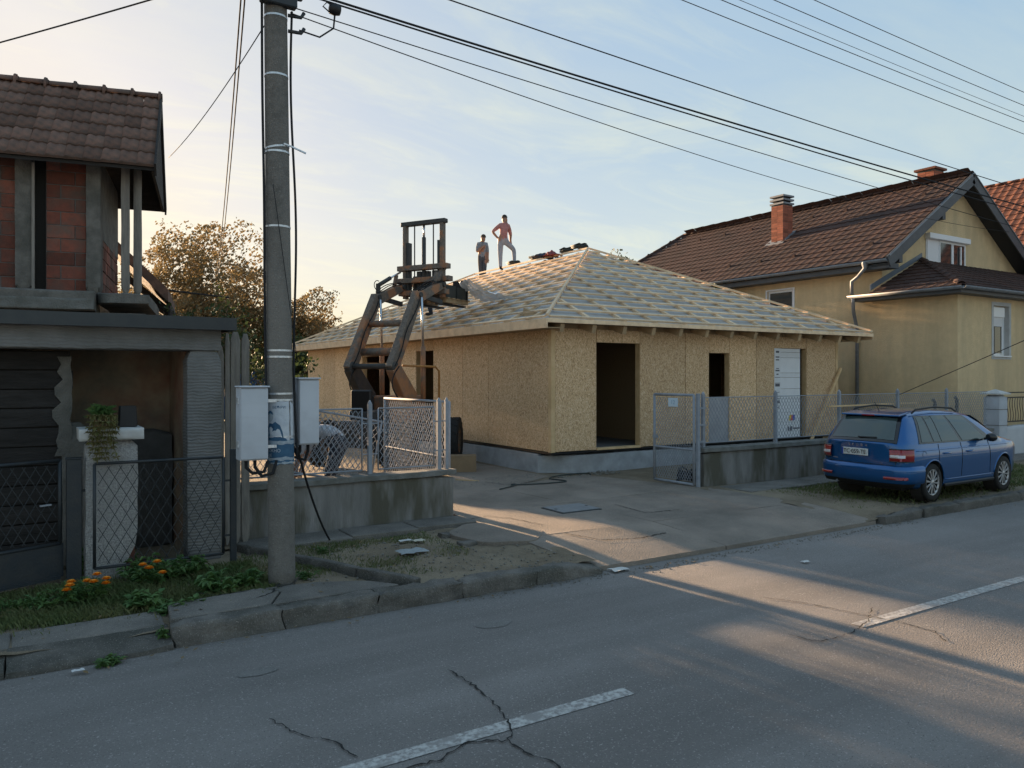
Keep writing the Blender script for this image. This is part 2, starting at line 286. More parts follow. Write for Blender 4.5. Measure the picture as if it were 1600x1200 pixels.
# centre line dashes: worn paint 4 mm above the asphalt
def dash(x0, x1, k):
    n = max(4, int((x1-x0)/.15)); b = MB()
    b.grid(lambda u, v: (x0+u*(x1-x0)+.02*nz(u*9, v*7, 3, k), 3.89+.12*v+.006*nz(u*40, v*3, 1, k), zroad(x0+u*(x1-x0), 3.95)+.0045), n, 1)
    return b.build('lane_dash', road_paint, road, fix=False)
for k in range(-6, 12): dash(5.93+5.55*k, 8.95+5.55*k, k)
def crack(pts, w=.012, seed=0):
    rnd = random.Random(seed); P = []
    for (a, b) in zip(pts[:-1], pts[1:]):
        n = max(2, int(math.dist(a, b)/.03))
        for i in range(n): t = i/n; P.append((a[0]+(b[0]-a[0])*t+rnd.uniform(-.013,.013), a[1]+(b[1]-a[1])*t+rnd.uniform(-.013,.013)))
    P.append(pts[-1]); m = MB(); v = []; f = []
    for i, p in enumerate(P):
        q = P[min(i+1, len(P)-1)]; o = P[max(i-1, 0)]; d = Vector((q[0]-o[0], q[1]-o[1])).normalized(); ww = w*rnd.uniform(.25, 1.5)*(.3 if i in (0, len(P)-1) else 1)/2
        for s in (-1, 1): x, y = p[0]-d.y*ww*s, p[1]+d.x*ww*s; v.append((x, y, zroad(x, y)+.0085))
    f = [(2*i, 2*i+1, 2*i+3, 2*i+2) for i in range(len(P)-1)]
    return m.add(v, f).build('crack', tar, road, fix=False)
def gp(u, v, z=-.12):
    d = 1200*(2-z)/(v-587); l = (u-800)/1200*d; p = CF*d+CR*l; return (p.x, p.y)
crack([gp(*p) for p in ((702,1048),(748,1078),(775,1105),(795,1130),(800,1147),(793,1160),(820,1178),(860,1192),(900,1215))], .014, 1)
crack([gp(*p) for p in ((793,1160),(760,1159),(724,1164),(690,1188),(640,1202),(600,1225))], .012, 2)
crack([gp(*p) for p in ((1190,934),(1260,944),(1345,962),(1400,972),(1460,988),(1478,1004))], .012, 3)
crack([gp(*p) for p in ((1362,950),(1356,972),(1330,990),(1290,1003),(1270,1003),(1232,992))], .010, 4)
crack([gp(*p) for p in ((420,1125),(470,1150),(520,1160),(560,1185))], .010, 5)
# kerb stones
kerb = thing('kerb', 'kerb', None); del kerb['label']; struct(kerb)
for i in range(5):
    x0 = .95+i*.86; put('kerb_stone', rough_box(x0+.004, x0+.856, 6.5+.012*nz(i, 1, 3, 2), 6.70, -.26, .035-.004*i if i < 4 else .01, 9, .022, i*3.1, 9, (lambda p: Vector((p.x, p.y, p.z-max(0, p.x-4.75)*.16)))), kerb_m, kerb)
for i in range(34):
    x0 = 10.4+i*1.0; put('kerb_stone', rough_box(x0+.004, x0+.996, 6.5+.014*nz(i, 4, 3, 2), 6.68, -.26, .0+.01*nz(i, 2, 3, 1), 4 if i > 12 else 9, .022, i*2.3+50, 6, (lambda p: Vector((p.x, p.y, p.z-max(0, 11.2-p.x)*.05)))), kerb_m, kerb)
for i in range(8):
    x0 = .95-(i+1)*1.1; put('kerb_stone', rough_box(x0+.004, x0+1.096, 6.46, 6.78, -.26, -.055, 5, .012, i*1.3+90, 5, (lambda p: Vector((p.x, p.y, p.z+(p.y-6.6)*.25)))), kerb_m, kerb)
# pavement slabs
pave = thing('pavement', 'pavement', None); del pave['label']; struct(pave)
def flag(poly, z0, z1, m, parent, name='slab', fn=None, bev=.008):
    b = MB(); b.slab([(x, y, fn(x, y) if fn else z1) for x, y in poly], (0, 0, z0-z1)); return b.build(name, m, parent, bevel=bev)
flag([(.96,6.71),(1.75,6.71),(1.92,7.05),(1.80,7.26),(1.0,7.16)], -.15, .038, pave_m, pave)
flag([(1.77,6.71),(2.95,6.71),(2.75,6.98),(2.32,7.2),(1.84,7.25),(1.94,7.05)], -.15, .034, pave_m, pave)
for i in range(6): x0 = -.12-i*1.06; flag([(x0,6.79),(x0+1.05,6.79),(x0+1.05,7.16+.08*nz(i,1,3,3)),(x0,7.15+.08*nz(i,2,3,3))], -.2, -.0, pave_m, pave, fn=lambda x, y: -.02+(y-6.79)*.05)
for i, (a, b_) in enumerate(((2.1,3.35),(3.36,4.25),(4.26,5.12))): flag([(a,9.02+.03*i),(b_,9.0+.03*i),(b_,9.56),(a,9.56)], -.15, .02+.008*i, pave_m, pave)
for i in range(9): a = 10.5+i*2.02; flag([(a,9.0),(a+2.0,9.0),(a+2.0,9.72),(a,9.72)], -.15, .01+.004*(i % 3), pave_m, pave)
edge = [(2.06,9.3),(2.45,8.35),(2.84,7.45),(3.17,6.74)]
for (a, b_) in zip(edge[:-1], edge[1:]):
    o = put('edging_stone', rough_box(0, math.dist(a, b_)-.01, -.045, .045, -.2, .055, 5, .007, a[0]*9, 7), kerb_m, pave)
    o.location = (a[0], a[1], 0); o.rotation_euler = (0, 0, math.atan2(b_[1]-a[1], b_[0]-a[0]))
# driveway of poured slabs, dipping to the road
drive = thing('driveway', 'driveway', None); del drive['label']; struct(drive)
def zdrive(x, y): return .012 if y > 7.9 else .012-.105*((7.9-y)/1.32)**1.3
def dslab(poly, k):
    b = MB(); P = []
    n = len(poly)
    for i in range(n):
        a, c = poly[i], poly[(i+1) % n]; m = max(1, int(math.dist(a, c)/.3))
        for j in range(m): t = j/m; P.append((a[0]+(c[0]-a[0])*t+.012*nz(i, j, 2.3, k), a[1]+(c[1]-a[1])*t+.012*nz(j, i, 2.1, k)))
    xs = [p[0] for p in P]; ys = [p[1] for p in P]
    bm = bmesh.new(); vs_ = [bm.verts.new((x, y, 0)) for x, y in P]; f = bm.faces.new(vs_); 
    r = bmesh.ops.triangulate(bm, faces=[f]); bmesh.ops.subdivide_edges(bm, edges=[e for e in bm.edges if e.calc_length() > .7], cuts=2)
    bmesh.ops.triangulate(bm, faces=bm.faces[:])
    top = bm.faces[:]; ex = bmesh.ops.extrude_face_region(bm, geom=top)
    for v in bm.verts: v.co.z = zdrive(v.co.x, v.co.y)+.004*nz(v.co.x, v.co.y, .8, k)-(0)
    new = [g for g in ex['geom'] if isinstance(g, bmesh.types.BMVert)]
    for v in new: v.co.z -= .12
    bmesh.ops.recalc_face_normals(bm, faces=bm.faces); me = bpy.data.meshes.new('slab'); bm.to_mesh(me); bm.free()
    return put('slab', me, concrete_drive, drive)
g = .006
dslab([(5.16,6.62),(7.25-g,6.60),(7.2-g,7.85),(5.05,7.9)], 1); dslab([(7.25+g,6.60),(10.35,6.60),(10.3,7.8),(7.2+g,7.85)], 2)
dslab([(5.05,7.9+2*g),(7.2-g,7.85+2*g),(7.1-g,9.72),(5.15,9.66)], 3); dslab([(7.2+g,7.85+2*g),(10.3,7.8+2*g),(10.2,9.8),(7.1+g,9.72)], 4)
dslab([(5.15,9.66+2*g),(7.1-g,9.72+2*g),(7.0-g,11.5),(5.2,11.45)], 5); dslab([(7.1+g,9.72+2*g),(10.15,9.8+2*g),(9.4,12.3),(7.6,11.9),(7.0+g,11.5)], 6)
dslab([(5.2,11.45+2*g),(7.0,11.5+2*g),(8.7,12.5),(8.6,16),(5.3,16)], 7)
o = MB(); rim = [(6.5,8.98),(7.18,8.98),(7.18,9.5),(6.5,9.5)]
mh = thing('access_cover', 'flat grey square access cover set in the driveway concrete', 'manhole cover', (6.84,9.24,.012))
box(-.36,.36,-.28,.28,-.03,.012).build('frame', dark_steel, mh, bevel=.004); box(-.34,.34,-.26,.26,.012,.022).build('lid', mat('cover_metal', (.22,.23,.24), (.17,.18,.19), 8, .6, .3, 60), mh, bevel=.003)
for s in (-1, 1): box(s*.28-.015, s*.28+.015, -.02, .02, .0225, .027).build('lift_lug', dark_steel, mh)
# ragged patch of old asphalt between the verge and the drive
b = MB(); pts = [(5.0+.55*math.cos(a)*(1+.12*nz(a, 1, 1.3, 2)), 8.35+.62*math.sin(a)*(1+.15*nz(a, 2, 1.7, 4)), .021+.004*nz(a, 0, 2, 1)) for a in np.linspace(0, 2*math.pi, 40, endpoint=False)]
b.slab(pts, (0, 0, -.1)); b.build('patch', concrete_drive, drive, bevel=.006)

# ------------------------------------------------------------------ the timber house under construction
HX0, HX1, HY0, HY1 = 8.9, 18.2, 12.7, 28.7      # outer wall faces
FZ, WT = .45, 2.97                              # floor level, top of wall
EX0, EX1, EY0, EY1, EZ = 8.45, 18.97, 12.2, 29.5, 3.08
AX, AY0, AY1, AZ = 13.71, 17.7, 24.4, 5.60
house = thing('timber_house', 'single storey house of raw chipboard walls under an open hipped batten roof', 'house', (13.5, 12.7, 0))
house.location = (0, 0, 0)
put('foundation', rough_box(HX0-.02, HX1+.02, HY0-.02, HY1+.02, -.15, FZ-.05, 12, .012, 4, 1.5), found, house)
box(HX0-.015, HX1+.015, HY0-.015, HY1+.015, FZ-.045, FZ-.012).build('sole_felt', black_p, house)
box(HX0+.2, HX1-.2, HY0+.2, HY1-.2, FZ-.012, FZ).build('floor', mat('screed', (.2,.2,.2), (.15,.15,.15), 3, .9), house)
T = .14
def front_panel(x0, x1, z0, z1, name='osb_panel'): return box(x0+.007, x1-.007, HY0+random.uniform(0,.004), HY0+.017, z0+.003, z1-.003).build(name, osb, house)
def side_panel(y0, y1, z0, z1, name='osb_panel', X=HX0): return box(X, X+.016, y0+.007, y1-.007, z0+.003, z1-.003).build(name, osb, house)
D1, W2, D3 = (10.06, 11.26), (13.38, 14.06), (15.66, 16.9)
L0 = HX0+.1
front_panel(L0, D1[0], FZ, WT); front_panel(D1[0], D1[1], 2.70, WT); front_panel(D1[1], 12.62, FZ, WT); front_panel(12.62, W2[0], FZ, WT)
front_panel(W2[0], W2[1], 2.53, WT); front_panel(W2[1], 15.0, FZ, WT); front_panel(15.0, D3[0], FZ, WT); front_panel(*D3, 2.69, WT); front_panel(D3[1], HX1-.1, FZ, WT)
S1, S2 = (18.05, 19.1), (20.9, 23.1)
ys = [HY0+.1, 13.95, 15.2, 16.45, S1[0]]
for a, c in zip(ys[:-1], ys[1:]): side_panel(a, c, FZ, WT)
side_panel(*S1, 2.66, WT); side_panel(S1[1], S2[0], FZ, WT); side_panel(*S2, 2.6, WT); side_panel(S2[1], 24.4, FZ, WT); side_panel(24.4, 25.65, FZ, WT); side_panel(25.65, 26.9, FZ, WT); side_panel(26.9, HY1, FZ, WT)
def post(x0, x1, y0, y1, z0=FZ-.01, z1=WT-.02, m=timber, name='post'): return box(x0, x1, y0, y1, z0, z1).build(name, m, house, bevel=.003)
post(HX0-.004, HX0+.1, HY0-.006, HY0+.1); post(HX1-.1, HX1+.004, HY0-.006, HY0+.1)
for x in (D1[0]-.0, D1[1], W2[0], W2[1], D3[0], D3[1]): s = 1 if x in (D1[1], W2[1], D3[1]) else -1; post(min(x, x+s*.12)+.001, max(x, x+s*.12)-.001, HY0+.018, HY0+.018+T, name='jamb')
for y in (*S1, *S2): s = 1 if y in (S1[1], S2[1]) else -1; box(HX0+.018, HX0+.018+T, min(y, y+s*.12)+.001, max(y, y+s*.12)-.001, FZ, WT-.02).build('jamb', timber, house, bevel=.003)
for x0, x1, z in ((*D1, 2.70), (*W2, 2.53), (*D3, 2.69)): box(x0-.12, x1+.12, HY0+.018, HY0+.018+T, z, z+.16).build('lintel', timber, house)
for y0, y1, z in ((*S1, 2.66), (*S2, 2.6)): box(HX0+.018, HX0+.018+T, y0-.12, y1+.12, z, z+.16).build('lintel', timber, house)
box(D1[0], D1[1], HY0-.03, HY0+.16, FZ-.012, FZ+.03).build('threshold', timber, house, bevel=.003)
inner_osb = mat('inner_osb', (.34,.24,.14), (.26,.18,.10), 30, .8)
# back and right walls, ceiling and partitions keep the rooms dark
box(HX0+.1, HX1, HY1-.02, HY1, FZ, WT).build('rear_wall', osb, house); box(HX1-.016, HX1, HY0+.1, HY1, FZ, WT).build('right_wall', osb, house)
box(HX0+.16, HX1-.16, HY0+.16, HY1-.16, WT-.1, WT-.06).build('ceiling', membrane, house)
box(HX0+.2, HX1-.2, 16.6, 16.7, FZ, WT-.1).build('partition', inner_osb, house); box(12.3, 12.4, HY0+.2, 16.6, FZ, WT-.1).build('partition', inner_osb, house)
box(HX0+.2, 12.0, 20.1, 20.2, FZ, WT-.1).build('partition', inner_osb, house); box(11.9, 12.0, 20.2, 28.5, FZ, WT-.1).build('partition', inner_osb, house)
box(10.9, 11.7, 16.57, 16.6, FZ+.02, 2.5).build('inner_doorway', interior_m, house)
inner_osb.name = 'inner_board'
# inner door studs in view through the doorway
for x in (10.45, 10.85, 11.75): box(x, x+.07, 16.45, 16.56, FZ, WT-.1).build('stud', timber_dark, house)
box(W2[0]+.002, W2[1]-.002, HY0+.03, HY0+.06, FZ, 1.5).build('lower_infill', mat('grey_sheet', (.36,.36,.38), (.30,.30,.32), 3, .7), house)
# roof: membrane planes, rafters, counter battens, battens
C = {'fl': Vector((EX0,EY0,EZ)), 'fr': Vector((EX1,EY0,EZ)), 'bl': Vector((EX0,EY1,EZ)), 'br': Vector((EX1,EY1,EZ)), 'a0': Vector((AX,AY0,AZ)), 'a1': Vector((AX,AY1,AZ))}
roof = thing('roof', 'roof', None); del roof['label']; roof.parent = house
mb = MB()
for q in (('fl','fr','a0'), ('fl','a0','a1','bl'), ('fr','br','a1','a0'), ('bl','a1','br')): mb.poly([C[k] for k in q])
# parts sit directly under the roof (sub-parts of the house)
mo = mb.build('membrane', membrane, roof); sm_ = mo.modifiers.new('thick', 'SOLIDIFY'); sm_.thickness = .02; sm_.offset = -1
def slope_frame(p0, p1, q):  # eave p0->p1, q a point up the slope
    e = (p1-p0).normalized(); n = e.cross(q-p0).normalized(); n = n if n.z > 0 else -n; up = n.cross(e); up = up if up.z > 0 else -up; return e, up, n
def slope(poly, parts, nb_step=.41, cb_step=.86, lift=.0):
    p0, p1 = poly[0], poly[1]; e, up, n = slope_frame(p0, p1, poly[2]); P2 = [((p-p0).dot(e), (p-p0).dot(up)) for p in poly]
    H = max(y for _, y in P2)
    def span(v):
        xs = []
        for a, c in zip(P2, P2[1:]+P2[:1]):
            if (a[1]-v)*(c[1]-v) < 0: xs.append(a[0]+(c[0]-a[0])*(v-a[1])/(c[1]-a[1]))
        return (min(xs), max(xs)) if len(xs) > 1 else None
    def vspan(u):
        ys = []
        for a, c in zip(P2, P2[1:]+P2[:1]):
            if (a[0]-u)*(c[0]-u) <= 0 and a[0] != c[0]: ys.append(a[1]+(c[1]-a[1])*(u-a[0])/(c[0]-a[0]))
        return (min(ys), max(ys)) if len(ys) > 1 else None
    W = p1-p0; L = W.length; u = .25
    while u < L-.2:
        s = vspan(u)
        if s and s[1]-s[0] > .3:
            a = p0+e*u+up*(s[0]+.01)+n*.027; c = p0+e*u+up*(s[1]-.05)+n*.027; parts.append(MB().beam(a, c, .075, .05, n).build('counter_batten', batten_m, roof))
        u += cb_step
    v = .04; row = 0
    while v < H-.08:
        s = span(v)
        if s:
            u = s[0]+.02; first = True
            while u < s[1]-.1:
                ln = (2.0+.82*((row*2) % 3)) if first else 4.1
                w = min(s[1]-.02, u+ln); w = s[1]-.02 if s[1]-w < .5 else w; dz = random.uniform(-.004, .004); dv = random.uniform(-.012, .012)
                a = p0+e*(u+.004)+up*(v+dv)+n*(.070+dz); c = p0+e*(w-.004)+up*(v+dv*.6)+n*(.070+dz)
                parts.append(MB().beam(a, c, .06, .035, n).build('batten', batten_m, roof)); u = w; first = False
        v += nb_step; row += 1
ALL = []
slope([C['fl'],C['fr'],C['a0']], ALL); slope([C['bl'],C['fl'],C['a0'],C['a1']], ALL); slope([C['fr'],C['br'],C['a1'],C['a0']], ALL, .41, 1.72)
for a, c in (('fl','a0'), ('fr','a0'), ('bl','a1'), ('a0','a1')):
    d = (C[c]-C[a]).normalized(); MB().beam(C[a]+Vector((0,0,.10)), C[c]+Vector((0,0,.10)), .05, .05).build('hip_batten', batten_m, roof)
# front eave: rafter tails and a thin edge batten, left eave: fascia board
for i in range(13):
    x = HX0-.05+i*.80; MB().beam((x, EY0+.05, EZ-.14), (x, HY0+.9, EZ+.27), .10, .17).build('rafter_tail', timber_dark, roof, bevel=.003)
MB().beam((EX0,EY0-.012,EZ-.005), (EX1,EY0-.012,EZ-.005), .03, .085).build('eave_board', batten_m, roof, bevel=.003)
MB().beam((EX0-.015,EY0-.03,EZ-.06), (EX0-.015,EY0+8.5,EZ-.06), .03, .19).build('fascia_board', batten_m, roof, bevel=.003)
MB().beam((EX0-.015,EY0+8.51,EZ-.06), (EX0-.015,EY1,EZ-.06), .03, .19).build('fascia_board', batten_m, roof, bevel=.003)
MB().beam((EX1+.015,EY0,EZ-.05), (EX1+.015,EY1,EZ-.05), .03, .15).build('fascia_board', batten_m, roof)
box(EX0+.0, HX0, EY0+.05, EY1, EZ-.15, EZ-.13).build('soffit', timber_dark, roof); box(HX1, EX1, EY0+.4, EY1, EZ-.15, EZ-.13).build('soffit', timber_dark, roof)
box(HX0+.02, HX1-.02, HY0+.02, HY0+.12, WT-.02, WT+.10).build('wall_plate', timber_dark, roof); box(HX0-.004, HX0+.1, HY0+.1, HY1, WT-.02, WT+.0).build('wall_plate', timber_dark, roof)
# white insulation boards closing the third opening, with a printed end strip
wb = thing('insulation_boards', 'white boards with printed edge closing the right hand doorway', 'boards', (15.66, 12.70, FZ))
styro = mat('white_board', (.72,.73,.76), (.66,.67,.70), 3, .6, rnd=.05)
zs = [0, .36, .62, .98, 1.22, 1.5, 1.62, 2.0, 2.14, 2.235]
for a, c in zip(zs[:-1], zs[1:]): box(.245, 1.02, .02+random.uniform(0, .008), .09, a+.003, c-.003).build('board', styro, wb, bevel=.003)
st = box(.002, .235, .0, .08, .0, 2.235).build('printed_strip', styro, wb, bevel=.003)
ink = mat('print_ink', (.10,.10,.12), rough=.7)
for z, h, w in ((2.12,.05,.12),(2.0,.03,.14),(1.93,.03,.12),(1.72,.02,.1),(1.66,.035,.15),(1.57,.03,.08),(1.50,.012,.2),(1.36,.012,.2),(1.28,.07,.17),(1.13,.012,.15),(.98,.012,.2),(.86,.07,.18),(.74,.02,.1)):
    box(.118-w/2, .118+w/2, -.0025, -.0005, z, z+h).build('print_mark', ink, st)
for k, (x, c) in enumerate(((.62,(.75,.55,.05)),(.68,(.65,.1,.05)),(.75,(.05,.1,.45)))):
    MB().slab([(x-.05,.016,.42),(x+.04,.016,.42),(x+.07,.016,.56),(x-.02,.016,.56)], (0,-.002-.001*k,0)).build('brand_mark', mat('mark_%d' % k, c, rough=.6), wb)
box(.74, .98, .013, .016, .2, .235).build('print_mark', ink, wb); box(.62, .70, .013, .016, .16, .27).build('print_mark', ink, wb); box(.53, .58, .013, .016, .16, .27).build('print_mark', ink, wb)
bt = MB().beam((18.24,12.64,2.2), (16.55,12.46,.02), .065, .05, (0,1,0)).build('timber_brace', timber, None, bevel=.003)
tag(bt, 'thin diagonal timber prop leaning on the right end of the chipboard wall', 'timber prop')
# bundles of dark roof tiles laid along the ridge and the right hip
def ridge_pt(u):
    k = (u-800)/1200; d = AX/(CF.x+k*CR.x); return (CF+CR*k)*d
tile_b = mat('new_dark_tile', (.035,.04,.038), (.05,.055,.05), 10, .6, rnd=.3)
lab = ['small bundle of dark roof tiles behind the feet of the man in pink', 'bundle of dark roof tiles on the ridge just right of the man in pink', 'bundle of dark roof tiles on the ridge beside folded clothes', 'bundle of dark roof tiles on the ridge left of the peak', 'dark roof tiles heaped right of the roof peak', 'dark roof tiles on the right hip farthest from the peak']
spots = [(ridge_pt(797), .05), (ridge_pt(833), .05), (ridge_pt(880), .05), (ridge_pt(900), .07), (Vector((14.9,18.3,0)), -.45), (Vector((16.5,17.0,0)), -1.25)]
for i, (p, dz) in enumerate(spots):
    t = thing('tile_bundle', lab[i], 'roof tiles', (p.x+.12, p.y, AZ+dz+.10), R(random.uniform(70, 100)), 'tile bundles on the new roof')
    for k in range(6 if i == 4 else 4):
        m = MB(); m.grid(lambda u, v: ((u-.5)*.42, (v-.5)*.30+random.uniform(-.002,.002), .018*math.sin(v*2*math.pi)), 2, 8); ob = m.build('tile', tile_b, t, smooth=True); ob.location = (.02*k-.04, random.uniform(-.02,.02), .03+.027*k); ob.rotation_euler = (0, random.uniform(-.04, .04)+.06, random.uniform(-.08,.08)); s = ob.modifiers.new('t', 'SOLIDIFY'); s.thickness = .016
p = ridge_pt(860)
def cloth(name, label, w, h, c, loc, seed):
    m = MB(); m.grid(lambda u, v: ((u-.5)*w*(1+.2*nz(u*3, v*3, 1, seed)), (v-.5)*h, .16*math.exp(-((u-.5)**2+(v-.5)**2)*5)*(1+.7*nz(u*4, v*4, 1, seed))+.03*nz(u*9, v*9, 1, seed+2)), 14, 12)
    o = m.build(name, mat(name+str(seed), c, tuple(k*.7 for k in c), 8, .9), None, smooth=True); o.location = loc; s = o.modifiers.new('t', 'SOLIDIFY'); s.thickness = .02
    return tag(o, label, 'jacket')
cloth('dark_jacket', 'dark blue jacket dropped on the ridge battens', .75, .5, (.03,.035,.06), (p.x-.12, p.y+.1, AZ+.07), 3); q = ridge_pt(870); cloth('red_jacket', 'crumpled red jacket lying next to a dark one on the ridge', .5, .4, (.25,.06,.06), (q.x-.15, q.y, AZ+.06), 5)

# nail heads and stamps are too small to see; sheet edges get a thin pencil-dark joint strip behind them
box(HX0+.05, D1[0]-.13, HY0+.03, HY0+.05, FZ, WT-.03).build('backing', interior_m, house); box(D1[1]+.13, W2[0]-.13, HY0+.03, HY0+.05, FZ, WT-.03).build('backing', interior_m, house); box(W2[1]+.13, D3[0]-.13, HY0+.03, HY0+.05, FZ, WT-.03).build('backing', interior_m, house)
stain_m = mat('asphalt_stain', (.165,.158,.15), (.20,.19,.18), 5, .9, .8, 70, spots=1, spot_scale=70)
for k, (u, v, a, c) in enumerate(((770,974,.16,.09),(400,1050,.14,.07))):
    x, y = gp(u, v); b = MB(); pts = []
    for t in np.linspace(0, 2*math.pi, 36, endpoint=False): q = 1+.28*nz(math.cos(t)*1.5, math.sin(t)*1.5, 1, k*3+1)+.1*nz(t*2, 1, 1.6, k); xx, yy = x+a*q*math.cos(t), y+c*q*math.sin(t); pts.append((xx, yy, zroad(xx, yy)+.004))
    b.poly(pts); b.build('patch', stain_m, road, fix=False)
def slab_crack(pts, z, seed):
    o = crack(pts, .016, seed); o.parent = pave
    for v in o.data.vertices: v.co.z = z
    o.name = 'crack'
slab_crack([gp(*p) for p in ((436,915),(440,932),(432,945),(455,938),(472,925))], .0365, 21); slab_crack([gp(*p) for p in ((432,945),(422,955),(400,962))], .0405, 22); slab_crack([gp(*p) for p in ((300,952),(340,958),(390,950))], .0405, 23)
def drive_crack(pts, seed):
    o = crack(pts, .016, seed); o.parent = drive
    for v in o.data.vertices: v.co.z = zdrive(v.co.x, v.co.y)+.0075
drive_crack([gp(*p, 0) for p in ((725,815),(760,808),(800,812),(850,822))], 31); drive_crack([gp(*p, 0) for p in ((760,755),(800,760),(845,752))], 32); drive_crack([gp(*p, 0) for p in ((960,790),(1010,803),(1060,798))], 33); drive_crack([gp(*p, 0) for p in ((880,835),(940,842),(1000,838),(1040,830))], 34)
# ------------------------------------------------------------------ yellow neighbour house
def wall_cells(a0, a1, z0, z1, holes):
    """rectangles (a0,a1,z0,z1) of a wall without its openings"""
    A = sorted({a0, a1, *[h[0] for h in holes], *[h[1] for h in holes]}); Z = sorted({z0, z1, *[h[2] for h in holes], *[h[3] for h in holes]}); out = []
    for x0, x1 in zip(A[:-1], A[1:]):
        for y0, y1 in zip(Z[:-1], Z[1:]):
            if not any(h[0]-1e-6 <= x0 and x1 <= h[1]+1e-6 and h[2]-1e-6 <= y0 and y1 <= h[3]+1e-6 for h in holes): out.append((x0, x1, y0, y1))
    return out
def tile_field(name, poly, m, parent, tw=.3, th=.36, wave=.017, lift=.015, eave=None):
    """clay tiles laid on a roof plane, one joined mesh; poly[0]->poly[1] is the eave"""
    poly = [Vector(p) for p in poly]; e = (poly[1]-poly[0]).normalized(); n = e.cross(poly[2]-poly[0]).normalized(); n = n if n.z > 0 else -n; up = n.cross(e); up = up if up.z > 0 else -up
    P2 = [((p-poly[0]).dot(e), (p-poly[0]).dot(up)) for p in poly]
    def inside(x, y):
        c = False
        for (x1, y1), (x2, y2) in zip(P2, P2[1:]+P2[:1]):
            if (y1 > y) != (y2 > y) and x < (x2-x1)*(y-y1)/(y2-y1)+x1: c = not c
        return c
    xs = [p[0] for p in P2]; ysv = [p[1] for p in P2]; b = MB(); j = 0; y = min(ysv)-.05
    prof = [(0,0),(.12,.9),(.3,1),(.5,.45),(.75,0),(1,0)]
    while y < max(ysv):
        x = min(xs)
        while x < max(xs):
            cx, cy = x+tw/2, y+th*.5
            if inside(cx, cy) or inside(cx, cy+th*.25):
                dx, dh = random.uniform(-.004,.004), random.uniform(0,.006); vv = []
                for yy, hh in ((y-.02, .03), (y-.02, .045), (y+th+.03, .012)):
                    for px, ph in prof: vv.append(poly[0]+e*(x+px*tw+dx)+up*yy+n*(lift+hh+ph*wave+dh if hh != .03 else lift+.0+dh))
                k = len(prof); b.add(vv, [(r*k+i, r*k+i+1, (r+1)*k+i+1, (r+1)*k+i) for r in (0, 1) for i in range(k-1)])
            x += tw
        y += th; j += 1
    return stuff(b.build(name, m, parent, fix=False))
def gutter(name, p, q, r, m, parent):
    p, q = Vector(p), Vector(q); e = (q-p).normalized(); s = e.cross(Vector((0,0,1))); b = MB()
    n = 8; pts = [(math.cos(math.pi+math.pi*k/n)*r, math.sin(math.pi+math.pi*k/n)*r) for k in range(n+1)]
    v = [p+s*a+Vector((0,0,c)) for a, c in pts]+[q+s*a+Vector((0,0,c)) for a, c in pts]; b.add(v, [(i, i+1, n+2+i, n+1+i) for i in range(n)])
    o = b.build(name, m, parent, smooth=True); k = o.modifiers.new('t', 'SOLIDIFY'); k.thickness = .008; return o
yh = thing('yellow_house', 'yellow rendered house with brown tiled gable roof and low front annex', 'house', (0,0,0))
YX0, YX1, YY0, YY1 = 20.5, 28.3, 12.9, 26.0; RX, RZ, EAX, EAZ = 24.4, 8.12, 20.0, 5.24; FY = 12.4
white_pvc = mat('white_pvc', (.74,.75,.77), rough=.4)
b = MB(); wz = 5.45
for c in wall_cells(YY0, YY1, 0, wz, [(15.9,16.9,4.05,4.75)]): b.box(YX0, YX0+.3, c[0], c[1], c[2], c[3])
b.build('side_wall', plaster, yh)
MB().slab([(YX0+.301,YY0,0),(YX1,YY0,0),(YX1,YY0,wz),(RX,YY0,7.95),(YX0+.301,YY0,wz+.2)], (0,.3,0)).build('gable_wall', plaster, yh)
box(YX1-.3, YX1, YY0+.3, YY1, 0, wz).build('far_wall', plaster, yh); box(YX0+.3, YX1-.3, YY1-.3, YY1, 0, wz).build('rear_wall', plaster, yh)
# small window high in the side wall, seen over the new roof
w = box(YX0+.05, YX0+.12, 15.9, 16.9, 4.05, 4.75).build('window', white_pvc, yh); box(YX0+.035, YX0+.049, 15.98, 16.82, 4.12, 4.68).build('pane', glass_dark, w)
for a, c in ((15.84,15.9),(16.9,16.96)): box(YX0-.02, YX0, a, c, 4.0, 4.8).build('trim', white_pvc, w)
box(YX0-.02, YX0, 15.9, 16.9, 4.75, 4.8).build('trim', white_pvc, w)
# main roof
yr = thing('roof', 'roof', None); del yr['label']; yr.parent = yh
HB = 26.6; ridge_b = 24.6
Lp = [Vector(p) for p in ((EAX,HB,EAZ),(EAX,FY,EAZ),(RX,FY,RZ),(RX,ridge_b,RZ))]; Rp = [Vector(p) for p in ((28.8,FY,EAZ),(28.8,HB,EAZ),(RX,ridge_b,RZ),(RX,FY,RZ))]; Bp = [Vector(p) for p in ((28.8,HB,EAZ),(EAX,HB,EAZ),(RX,ridge_b,RZ))]
for q in (Lp, Rp, Bp):
    n = (q[1]-q[0]).cross(q[2]-q[0]).normalized(); n = n if n.z > 0 else -n; MB().slab(q, -n*.10).build('roof_deck', fascia_m, yr)
tile_field('roof_tiles', Lp, tile_brown, yr); tile_field('roof_tiles', Bp, tile_brown, yr); tile_field('roof_tiles', Rp, tile_brown, yr, .6, .7)
